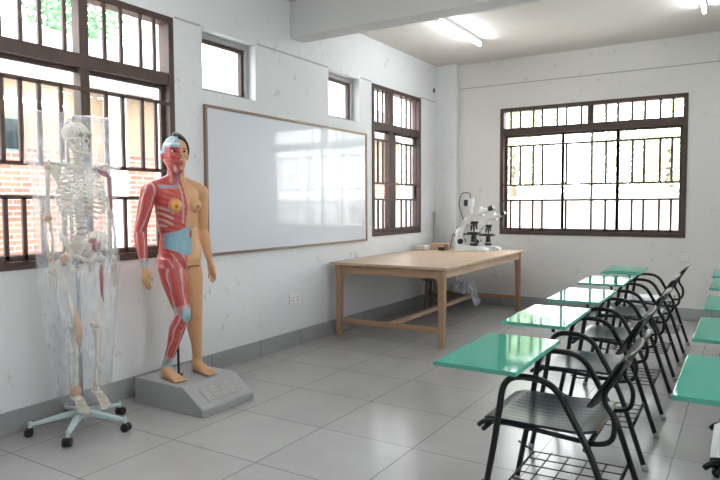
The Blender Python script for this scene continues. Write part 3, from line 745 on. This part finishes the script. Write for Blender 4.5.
bm=bmesh.new(); box(bm,H.x+.060,H.x+.084,-.022,.022,H.z-.104,H.z-.090,bev=.003)
for k in range(8):
    a=-.7+1.4*k/7; box(bm,H.x+.058+.026*math.cos(a)-.003,H.x+.058+.026*math.cos(a)+.004,.026*math.sin(a)-.003,.026*math.sin(a)+.003,H.z-.106,H.z-.086)
link('teeth', bm, M['outlet'], skull)
bm=bmesh.new()
tube(bm,[H+Vector((-.005,-.052,-.04)),H+Vector((.005,-.052,-.095)),H+Vector((.045,-.040,-.125)),H+Vector((.080,-.018,-.135)),H+Vector((.086,0,-.135)),H+Vector((.080,.018,-.135)),H+Vector((.045,.040,-.125)),H+Vector((.005,.052,-.095)),H+Vector((-.005,.052,-.04))],[.008,.013,.013,.014,.015,.014,.013,.013,.008],10)
for k in range(7):
    a=-.6+1.2*k/6; box(bm,H.x+.056+.027*math.cos(a)-.003,H.x+.056+.027*math.cos(a)+.003,.027*math.sin(a)-.003,.027*math.sin(a)+.003,H.z-.124,H.z-.107)
link('jaw', bm, BO, skull, smooth=True, auto=.8)
# spine
def spx(z):
    pts=[(1.10,-.055),(1.17,-.03),(1.25,.0),(1.35,-.02),(1.49,-.055),(1.64,-.03),(1.73,-.005),(1.80,.0)]
    for (a,b),(c,d) in zip(pts,pts[1:]):
        if z<=c: t=(z-a)/(c-a); return b+(d-b)*max(0,t)
    return 0
bm=bmesh.new(); z=1.79; zs=[]
while z>1.20:
    h=.017 if z>1.65 else (.024 if z>1.33 else .032); r=.018 if z>1.65 else (.021 if z>1.33 else .027)
    cyl(bm,(spx(z),0,z),(spx(z-h*.78),0,z-h*.78),r,r*1.04,14)
    tube(bm,[(spx(z)-r,0,z-h*.3),(spx(z)-r-.03,0,z-h*.9)],[.006,.004],6)
    for s in (-1,1): tube(bm,[(spx(z)-.012,0,z-h*.4),(spx(z)-.02,s*(r+.022),z-h*.4)],[.007,.004],6)
    zs.append(z); z-=h
tube(bm,[(spx(1.17),0,1.19),(spx(1.12)-.01,0,1.15),(spx(1.10)-.02,0,1.09),(spx(1.10)-.01,0,1.05)],[.040,.046,.026,.008],12)
link('spine', bm, BO, sk, smooth=True, auto=.8)
bm=bmesh.new(); box(bm,.095,.107,-.024,.024,1.57,1.62,bev=.004)
loft(bm,[((.103,0,1.575),.016,.007,Y,X),((.118,0,1.505),.021,.007,Y,X),((.124,0,1.45),.016,.007,Y,X),((.122,0,1.42),.005,.004,Y,X)],10)
link('sternum', bm, BO, sk, smooth=True, auto=.7)
for i in range(12):
    zb=1.665-.0275*i
    w=[.065,.097,.117,.130,.140,.147,.151,.151,.147,.138,.122,.098][i]; dep=[.075,.10,.118,.13,.14,.147,.15,.148,.142,.13,.1,.07][i]
    for s in (-1,1):
        pts=[]; end = PI*.93 if i<7 else (PI*.82 if i<10 else PI*.52)
        for k in range(15):
            a=end*k/14; 
            x_=spx(zb)-.005+dep*(1-math.cos(a))/2*1.02+ (-.018*math.sin(a*2) if a<PI/2 else 0)
            y_=s*(.018+ (w-.018)*math.sin(a)**.8 if a<PI/2 else .018+(w-.018)*math.sin(a)**.9)
            drop=.075*(a/PI)*(1 if i>2 else .6); rise = .035*max(0,(a-2.2)/.9) if i>4 else 0
            pts.append((x_,y_,zb-drop-.0+rise))
        link('rib', ntube(pts,.0072,8,flat=.7), BO, sk, smooth=True)
for s in (-1,1):
    sy=.198*s
    link('collarbone', ntube([(.085,s*.02,1.63),(.075,s*.08,1.645),(.04,s*.13,1.657),(.015,s*.185,1.66)],[.009,.007,.007,.009],8), BO, sk, smooth=True)
    bm=bmesh.new(); A=[(-.080,s*.075,1.645),(-.085,s*.085,1.50),(-.03,s*.172,1.63),(-.05,s*.13,1.66)]
    v1=[bm.verts.new(Vector(p)+X*.004) for p in A]; v0=[bm.verts.new(Vector(p)-X*.004) for p in A]
    idx=[0,1,2,3]; bm.faces.new([v1[i] for i in idx]); bm.faces.new([v0[i] for i in idx][::-1])
    for i in range(4): bm.faces.new((v1[idx[i]],v0[idx[i]],v0[idx[(i+1)%4]],v1[idx[(i+1)%4]]))
    tube(bm,[(-.085,s*.08,1.62),(-.055,s*.13,1.655),(.0,s*.185,1.67)],[.006,.007,.011],8); ell(bm,(-.012,s*.175,1.63),(.014,.014,.02))
    link('shoulder_blade', bm, BO, sk, smooth=True, auto=.7)
    # arm
    e=Vector((-.01,s*.200,1.335)); wr=Vector((.02,s*.200,1.085)); sh=Vector((-.005,s*.188,1.635))
    bm=bmesh.new(); tube(bm,[sh,sh+(e-sh)*.15,sh+(e-sh)*.5,sh+(e-sh)*.85,e],[.019,.014,.012,.015,.020],10); ell(bm,sh+Vector((0,-s*.008,.004)),(.023,.023,.023)); ell(bm,e,(.014,.028,.014))
    ab=link('upper_arm_bone', bm, BO, sk, smooth=True)
    bm=bmesh.new()
    for q in (-1,1): tube(bm,[e+Vector((0,q*.012,-.012)),(e+wr)/2+Vector((0,q*.020,0)),wr+Vector((0,q*.012,.01))],[.010,.007,.010],8)
    fb=link('forearm_bones', bm, BO, sk, smooth=True)
    bm=bmesh.new(); 
    for i in range(2):
        for j in range(4): ell(bm,wr+Vector((.022-.0145*j,s*.0,-.008-.014*i)),(.0085,.008,.008),seg=8,rings=6)
    for j in range(5):
        if j==0: P=[wr+Vector((.026,0,-.02)),wr+Vector((.05,-s*.006,-.055)),wr+Vector((.06,-s*.01,-.085)),wr+Vector((.062,-s*.014,-.108))]
        else:
            o0=wr+Vector((.024-.0155*(j-1),0,-.03)); L=(.165,.175,.165,.145)[j-1]; sp=Vector(((1.5-(j-1))*.010,0,0))
            P=[o0,o0+Vector((0,0,-L*.42))+sp*.6,o0+Vector((0,-s*.004,-L*.68))+sp,o0+Vector((0,-s*.008,-L*.85))+sp,o0+Vector((0,-s*.014,-L))+sp]
        for p,q in zip(P,P[1:]): m_=(p+q)/2; tube(bm,[p,p+(q-p)*.15,m_,p+(q-p)*.9],[.0062,.005,.0035,.0055],6)
    link('hand_bones', bm, BO, sk, smooth=True)
    if s<0:
        for nm,c,r in (('shoulder_ligament',sh,(.023,.025,.022)),('elbow_ligament',e+Vector((.004,0,-.004)),(.019,.028,.024)),('wrist_ligament',wr+Vector((.004,0,0)),(.026,.012,.018))):
            bm=bmesh.new(); ell(bm,c,r); lo=link(nm, bm, M['liga'], ab if nm!='wrist_ligament' else fb, smooth=True); lo['label']='orange ligament wrap on the joint'
    else:
        bm=bmesh.new(); tube(bm,[sh+Vector((.03,-s*.10,.0)),sh+Vector((.05,-s*.05,-.03)),sh+Vector((.02,.0,-.05)),e+Vector((.012,0,.06)),e],[.012,.020,.014,.011,.006],8,flat=.6)
        lo=link('arm_muscle_patch', bm, M['redm'], ab, smooth=True); lo['label']='dark red muscle strip'
# pelvis: two flared wings meeting the sacrum, hip sockets and the lower ring
z0=1.085
bm=bmesh.new()
def cr(P,t):
    n=len(P)-1; k=min(int(t*n),n-1); f=t*n-k; g=lambda i:Vector(P[max(0,min(n,i))]); a,b,c,d=g(k-1),g(k),g(k+1),g(k+2)
    return .5*((2*b)+(c-a)*f+(2*a-5*b+4*c-d)*f*f+(3*b-a-3*c+d)*f**3)
for s in (-1,1):
    rim=[(-.085,s*.030,z0+.055),(-.090,s*.052,z0+.110),(-.055,s*.100,z0+.148),(-.005,s*.135,z0+.150),(.045,s*.140,z0+.118),(.062,s*.125,z0+.078),(.045,s*.112,z0+.040)]
    inn=[(-.075,s*.030,z0+.025),(-.065,s*.034,z0+.045),(-.045,s*.045,z0+.045),(-.020,s*.062,z0+.035),(.005,s*.078,z0+.028),(.025,s*.088,z0+.018),(.035,s*.092,z0+.008)]
    G=[]
    for i in range(15):
        a=cr(rim,i/14); b=cr(inn,i/14); row=[]
        for j in range(7):
            f=j/6; p=a.lerp(b,f); p+=Vector((-.010,-s*.012,0))*math.sin(PI*f); row.append(p)
        G.append(row)
    F=[[bm.verts.new(p+Vector((.003,-s*.003,0))) for p in r] for r in G]; Bk=[[bm.verts.new(p-Vector((.003,-s*.003,0))) for p in r] for r in G]
    for L_ in (F,Bk):
        for i in range(14):
            for j in range(6): bm.faces.new((L_[i][j],L_[i][j+1],L_[i+1][j+1],L_[i+1][j]))
    tube(bm,[cr(rim,i/20) for i in range(21)],.0075,8)
    ell(bm,(.015,s*.096,z0),(.034,.026,.034)); ell(bm,(-.02,s*.07,z0+.02),(.035,.025,.035))
    tube(bm,[(.02,s*.088,z0+.018),(.06,s*.05,z0+.005),(.078,s*.006,z0-.02)],[.017,.012,.015],10)
    tube(bm,[(.0,s*.088,z0-.02),(-.015,s*.064,z0-.085),(.015,s*.045,z0-.085),(.070,s*.008,z0-.038)],[.018,.017,.010,.011],10)
link('pelvis', bm, BO, sk, smooth=True)
bm=bmesh.new(); ell(bm,(.025,.085,z0+.06),(.022,.032,.036)); ell(bm,(.030,.055,z0+.10),(.012,.03,.018)); lo=link('hip_muscle', bm, M['redm'], sk, smooth=True); lo['label']='dark red hip muscle patch'
# legs
for s in (-1,1):
    hp=Vector((.01,s*.10,1.085)); gt=Vector((.0,s*.150,1.06)); kn=Vector((.03,s*.068,.645)); an=Vector((.0,s*.068,.255))
    bm=bmesh.new(); ell(bm,hp,(.023,.023,.023)); tube(bm,[hp,gt,gt+Vector((.004,-s*.015,-.06)),(gt+kn)/2+Vector((.012,0,0)),kn+Vector((0,s*.004,.05)),kn+Vector((0,0,.012))],[.016,.022,.018,.0145,.020,.031],10)
    for q in (-1,1): ell(bm,kn+Vector((-.008,q*.02,.012)),(.026,.019,.022))
    tb=link('thigh_bone', bm, BO, sk, smooth=True)
    bm=bmesh.new(); ell(bm,kn+Vector((.036,0,.015)),(.011,.02,.022)); link('kneecap', bm, BO, sk, smooth=True)
    bm=bmesh.new(); k2=kn-Z*.022; ell(bm,k2,(.024,.036,.013)); tube(bm,[k2,k2+(an-k2)*.12,(k2+an)/2+Vector((.006,0,0)),an+Z*.03,an],[.028,.017,.0115,.013,.019],10)
    tube(bm,[k2+Vector((-.012,s*.03,-.015)),(k2+an)/2+Vector((-.006,s*.034,0)),an+Vector((-.004,s*.024,-.012))],[.009,.0055,.009],8)
    sb=link('shin_bones', bm, BO, sk, smooth=True)
    # foot, hanging with the toes pointing down and forward
    bm=bmesh.new(); tip=an+Vector((.115,s*.02,-.115)); 
    ell(bm,an+Vector((.004,0,-.022)),(.026,.02,.018)); ell(bm,an+Vector((-.028,0,-.048)),(.026,.02,.022)); ell(bm,an+Vector((.032,0,-.045)),(.024,.027,.018))
    for j in range(5):
        off=-s*(.024-.013*j); o0=an+Vector((.045,off*.9,-.052)); ln=(.105,.11,.102,.095,.086)[j]; dr=Vector((.72,off*2.5,-.62)).normalized()
        P=[o0,o0+dr*ln*.62,o0+dr*ln*.85,o0+dr*ln*1.05]
        for p,q in zip(P,P[1:]): tube(bm,[p,(p+q)/2,p+(q-p)*.92],[.0075 if j else .010,.0045 if j else .007,.0065 if j else .009],6)
    link('foot_bones', bm, BO, sk, smooth=True)
    if s<0:
        bm=bmesh.new(); tube(bm,[kn+Vector((.03,-.004,.115)),kn+Vector((.036,-.004,.05)),kn+Vector((.04,0,.0)),kn+Vector((.03,.006,-.06)),kn+Vector((.015,.008,-.1))],[.005,.017,.027,.016,.005],10)
        lo=link('knee_ligament', bm, M['liga'], tb, smooth=True); lo['label']='orange ligament wrap on the knee'
        bm=bmesh.new(); ell(bm,an+Vector((.004,0,-.006)),(.034,.034,.040)); lo=link('ankle_ligament', bm, M['liga'], sb, smooth=True); lo['label']='orange ligament wrap on the ankle'
        bm=bmesh.new(); ell(bm,hp+Vector((.01,-.02,0)),(.028,.028,.030)); lo=link('hip_ligament', bm, M['liga'], tb, smooth=True); lo['label']='orange ligament wrap on the hip'
    else:
        bm=bmesh.new(); tube(bm,[gt+Vector((.025,-.04,-.03)),gt+Vector((.03,-.045,-.10)),(gt+kn)/2+Vector((.03,-.01,.02)),(gt+kn)/2+Vector((.02,0,-.06))],[.008,.013,.010,.005],8)
        lo=link('thigh_muscle_strip', bm, M['redm'], tb, smooth=True); lo['label']='dark red muscle strip'

for c_ in list(sk.children):
    if c_.name.split('.')[0] not in ('stand_leg','stand_hub','pole'): c_.location.y += .03
q_ = Matrix.Rotation(math.radians(12),3,'Z'); skull.rotation_euler=(0,0,math.radians(12)); skull.scale=(.97,.97,.88); skull.location += H - q_ @ Matrix.Diagonal((.97,.97,.88)) @ H + Vector((0,-.028,-.012))
# clear dust cover over the skeleton
bm=bmesh.new()
prof=[(1.965,.262,.012),(1.955,.272,.05),(1.90,.278,.105),(1.78,.282,.140),(1.66,.284,.155),(1.655,.262,.160),(1.60,.246,.165),(1.45,.238,.168),(1.25,.236,.160),(1.05,.238,.155),(.85,.222,.150),(.65,.200,.142),(.45,.182,.135),(.30,.170,.128),(.21,.158,.115)]
n=72; R_=[]
random.seed(2)
sub=[]
for (a,b) in zip(prof,prof[1:]):
    st=max(1,int((a[0]-b[0])/.03))
    for k in range(st): t=k/st; sub.append(tuple(a[i]+(b[i]-a[i])*t for i in range(3)))
sub.append(prof[-1])
for z,wy,wx in sub:
    ring=[]
    for k in range(n):
        a=2*PI*k/n; c,s=math.cos(a),math.sin(a); p_=3.0
        cx=math.copysign(abs(c)**(2/p_),c)*wx; cy=math.copysign(abs(s)**(2/p_),s)*wy
        w_=noise.noise(Vector((c*2.4,s*2.4,z*1.6)))*.035+noise.noise(Vector((c*6,s*6,z*3.0+7)))*.012
        f=min(1,(1.97-z)*8); sc=1+w_*2*f
        ring.append(bm.verts.new((.015+cx*sc,cy*(1+w_*.5*f),z)))
    R_.append(ring)
for a,b in zip(R_,R_[1:]):
    for k in range(n): bm.faces.new((a[k],a[(k+1)%n],b[(k+1)%n],b[k]))
bm.faces.new(R_[0])
o=link('plastic_dust_cover', bm, M['plastic'], smooth=True); o.location=(SO.x,SO.y,.0); o.rotation_euler=(0,0,SRZ)
tag(o,'clear wrinkled plastic dust cover draped over the hanging skeleton','dust cover')

# ---------------------------------------------------------------- tablet arm chairs
# local axes: origin below the tablet's right near corner; sitter faces -x; near arch at y=.25, far arch at y=.78
def make_chair():
    t = thing('tablet_chair','', 'chair'); N_, F_ = .25, .78; A=.688
    bm=newbox(-.338,0,0.005,.66,.752,.770,bev=.004); tb=link('writing_tablet', bm, M['green'], t)
    bm=bmesh.new(); box(bm,-.3395,.0015,.0035,.005,.753,.769); box(bm,0,.0015,.005,.6615,.753,.769); link('edge_banding', bm, M['edge'], tb)
    for y in (N_,F_):
        P=fillet([(-.235,y,.012),(-.165,y,.40),(-.125,y,A),(.075,y,A),(.225,y,.42),(.36,y,.012)],.082,8)
        link('arm_arch', ntube(P,.0135,12), M['tube'], t, smooth=True)
        for x_ in (-.238,.363):
            dx=-.005 if x_<0 else .006
            link('foot_cap', ntube([(x_+dx*.3,y,0),(x_-dx,y,.035)],.0165,12), M['cap'], t, smooth=True)
        P=fillet([(-.12,y,A),(-.12,y,.742),(-.34,y if y<.6 else y-.16,.742)],.03,4) if y<.6 else fillet([(-.10,y,A),(-.10,y-.13,.742),(-.34,y-.13,.742)],.03,4)
        link('tablet_bracket', ntube(P,.010,10), M['tube'], t, smooth=True)
    # seat frame tube: one bent tube per side joined across the front
    for y in (N_+.03,F_-.03):
        P=fillet([(-.25,y,.44),(-.225,y,.465),(-.10,y,.472),(.24,y,.448),(.300,y,.47),(.312,y,.56),(.255,y,.64),(.350,y,.80)],.05,6)
        link('seat_tube', ntube(P,.0105,10), M['tube'], t, smooth=True)
    for x_,z_ in ((-.215,.44),(.205,.43)): link('cross_rail', ntube([(x_,N_,z_),(x_,F_,z_)],.011,10), M['tube'], t, smooth=True)
    link('cross_rail', ntube([(.290,N_,.205),(.290,F_,.205)],.008,10), M['tube'], t, smooth=True)
    # moulded seat with ridges
    bm=bmesh.new(); nx,ny=26,41; g=[]
    for layer in (0,1):
        L_=[]
        for i in range(nx):
            r=[]; u=i/(nx-1)
            for j in range(ny):
                v=j/(ny-1); x_=-.235+.475*u; half=.232-(.03*(1-min(1,u*5))**2)-(.03*max(0,u*5-4)**2); y_=(N_+F_)/2+(v*2-1)*half
                z_=.486-.018*math.sin(PI*min(1,max(0,u)))*math.sin(PI*v)-.016*max(0,(.12-u)/.12)**2+.012*max(0,(u-.85)/.15)
                if layer==0 and .08<u<.93 and .06<v<.94: z_+=.0007*(1 if j%4 in (0,1) else 0)
                if layer: z_-=.012
                r.append(bm.verts.new((x_,y_,z_)))
            L_.append(r)
        g.append(L_)
    for L_ in g:
        for i in range(nx-1):
            for j in range(ny-1): bm.faces.new((L_[i][j],L_[i+1][j],L_[i+1][j+1],L_[i][j+1]))
    a,b=g
    for i in range(nx-1):
        for j in (0,ny-1): bm.faces.new((a[i][j],a[i+1][j],b[i+1][j],b[i][j]))
    for j in range(ny-1):
        for i in (0,nx-1): bm.faces.new((a[i][j],a[i][j+1],b[i][j+1],b[i][j]))
    seat=link('seat', bm, M['seat'], t, smooth=True, auto=.6)
    bm=bmesh.new(); tube(bm,[(.235,N_+.06,.492),(.246,(N_+F_)/2,.497),(.235,F_-.06,.492)],.007,8); lo=link('seat_rim', bm, M['worn'], seat, smooth=True); lo['label']='tan rear rim of the seat'  # tan tube along the rear seat edge
    # curved backrest
    bm=bmesh.new(); nu,nv=21,9; g=[]
    for layer in (0,1):
        L_=[]
        for i in range(nu):
            r=[]; u=i/(nu-1)*2-1
            for j in range(nv):
                v=j/(nv-1); rc=1-abs(u)**6*.20; 
                z_=.695+(v-.5)*.23*rc; x_=.295+(z_-.72)*.60+.030*(1-u*u)*1.0-.02
                y_=(N_+F_)/2+u*.262
                if layer: x_+=.011
                r.append(bm.verts.new((x_,y_,z_)))
            L_.append(r)
        g.append(L_)
    for L_ in g:
        for i in range(nu-1):
            for j in range(nv-1): bm.faces.new((L_[i][j],L_[i+1][j],L_[i+1][j+1],L_[i][j+1]))
    a,b=g
    for i in range(nu-1):
        for j in (0,nv-1): bm.faces.new((a[i][j],a[i+1][j],b[i+1][j],b[i][j]))
    for j in range(nv-1):
        for i in (0,nu-1): bm.faces.new((a[i][j],a[i][j+1],b[i][j+1],b[i][j]))
    back=link('backrest', bm, M['back'], t, smooth=True, auto=.7)
    pts=[(g_[ -1].co.x-.004,g_[-1].co.y,g_[-1].co.z) for g_ in []]
    P=[]
    for i in range(nu):
        u=i/(nu-1)*2-1; rc=1-abs(u)**6*.20; z_=.695+.5*.23*rc; P.append((.295+(z_-.72)*.60+.030*(1-u*u)-.02+.0055,(N_+F_)/2+u*.262,z_))
    lo=link('backrest_rim', ntube(P[3:-3],.0045,8), M['worn'], back, smooth=True); lo['label']='worn pale top rim of the backrest'
    # wire book basket
    bm=bmesh.new(); zb=.19; x0,x1,y0,y1=-.195,.285,N_+.015,F_-.015
    P=fillet([(x0-.03,y0-.01,zb+.02),(x0+.02,y0,zb),(x0+.06,y0+.03,zb),(x0+.06,y1-.03,zb),(x0+.02,y1,zb),(x0-.03,y1+.01,zb+.02)],.03,4); tube(bm,P,.0055,8)
    for k in range(6):
        y=y0+.035+(y1-y0-.07)*k/5; tube(bm,[(x0+.06,y,zb),(x1,y,zb+.01)],.0032,6)
    for k in range(1,6):
        x_=x0+.06+(x1-x0-.06)*k/5; tube(bm,[(x_,y0+.02,zb+.004),(x_,y1-.02,zb+.004)],.0032,6)
    link('book_basket', bm, M['wire'], t, smooth=True)
    return t
ch0 = make_chair()
GL='green tablet chairs in the near row'; GR='green tablet chairs cut off at the right edge'
rows = [(-.72,2.265,0,'black tubular chair with green writing tablet, nearest and largest of the left row',GL),
 (-.775,3.25,.01,'black tubular chair with green writing tablet, second from the camera in the left row',GL),
 (-.785,4.17,.0,'black tubular chair with green writing tablet, in the middle of the left row',GL),
 (-.80,5.18,.02,'black tubular chair with green writing tablet, second from the back wall in the left row',GL),
 (-.80,6.10,.015,'black tubular chair with green writing tablet, last of the left row nearest the back wall',GL),
 (.145,2.26,.0,'chair whose big green tablet is cut by the right edge, nearest there',GR),
 (.14,3.27,.0,'chair with green tablet at the right edge, just behind the nearest one there',GR),
 (.135,4.23,.0,'chair with green tablet at the right edge, third one back from the camera',GR),
 (.12,5.30,.0,'chair with small green tablet sliver at the right edge, second from the back wall',GR),
 (.10,6.18,.01,'chair with green tablet sliver at the right edge, nearest the back wall',GR)]
for i,(x,y,rz,lab,g) in enumerate(rows):
    c = ch0 if i==0 else dup(ch0)
    c.location=(x,y,0); c.rotation_euler=(0,0,rz); c['label']=lab; c['category']='chair'; c['group']=g

# ---------------------------------------------------------------- outside
o=tag(link('courtyard_ground', newbox(-40,30,-20,45,-.35,-.25), M['oconc']),'pale concrete ground outside the windows','ground'); o['kind']='structure'  # pale albedo raised to bounce sky light up to the ceiling
t=thing('brick_building','unfinished brick building with pale concrete bands opposite the left window','building',(-8.0,6,-.25))
link('brick_wall', newbox(-.25,0,-7,9,0,2.45), M['brick'], t)
link('upper_wall', newbox(-.25,0,-7,9,2.45,3.34), M['ocream'], t)
link('floor_slab', newbox(-.25,.5,-7,9,3.34,3.57), M['owhite'], t)
link('parapet', newbox(-.25,-.05,-7,9,3.57,4.05), M['owhite'], t)
for yy in (-1.52,1.9,5.2):
    f=link('window', newbox(-.03,.012,yy-.55,yy+.12,2.36,2.80), M['winr'], t); link('pane', newbox(.012,.016,yy-.52,yy+.09,2.39,2.77), M['oglass'], f)
for yy in (-3.5,0.0,3.4,6.6): link('pier', newbox(0,.12,yy-.16,yy+.16,0,3.34), M['oconc'], t)
link('wall_lamp', ntube([(.04,-1.6,3.02),(.04,-.75,3.02)],.02,10), M['tube_on'], t)

def tree(x,y,h,cr,seed,label,lm,group):
    random.seed(seed); t=thing('tree',label,'tree',(x,y,-.25),0,group)
    tr=link('trunk', ntube([(0,0,0),(.05,.05,h*.3),(0,.1,h*.6)],[.16,.12,.07],10), M['bark'], t, smooth=True)
    bm=bmesh.new(); cl=[]
    for k in range(16):
        a=random.uniform(0,2*PI); r=random.uniform(0,cr*.75); cl.append((Vector((r*math.cos(a),r*math.sin(a),h*random.uniform(.28,.92))),cr*random.uniform(.3,.5)))
    for k in range(4200):
        c,r=random.choice(cl); d=Vector((random.gauss(0,1),random.gauss(0,1),random.gauss(0,1))).normalized(); p=c+d*r*random.uniform(.7,1.05)
        if p.z<.3: continue
        s=random.uniform(.04,.085); u=Vector((random.gauss(0,1),random.gauss(0,1),random.gauss(0,1))).normalized()*s; v=u.orthogonal().normalized()*s*.6
        bm.faces.new([bm.verts.new(p-u),bm.verts.new(p+v),bm.verts.new(p+u),bm.verts.new(p-v)])
    link('foliage', bm, lm, t)
G='leafy trees behind the back window'
tree(-6.2,19,5.8,1.7,1,'green leafy tree behind the left part of the back window',M['leaf'],G)
tree(-1.6,16.5,5.0,1.8,2,'green leafy tree behind the right part of the back window',M['leaf2'],G)
tree(3.2,18.5,5.5,1.8,3,'leafy tree outside beyond the far right of the back window',M['leaf'],G)
tree(-12.2,8.3,8.5,1.9,4,'tall tree above the brick building seen through the upper left window',M['leaf3'],'trees above the brick building')
tree(-12.8,2.6,8.0,2.0,5,'bushy tree above the brick building at the far upper left',M['leaf3'],'trees above the brick building')
t=thing('garden_wall','low pale wall outside behind the back window','wall',(-2,13.5,-.25))
link('wall_panel', newbox(-9,9,-.1,.1,0,1.75), M['oconc'], t); link('coping', newbox(-9,9,-.14,.14,1.75,1.82), M['oconc'], t)
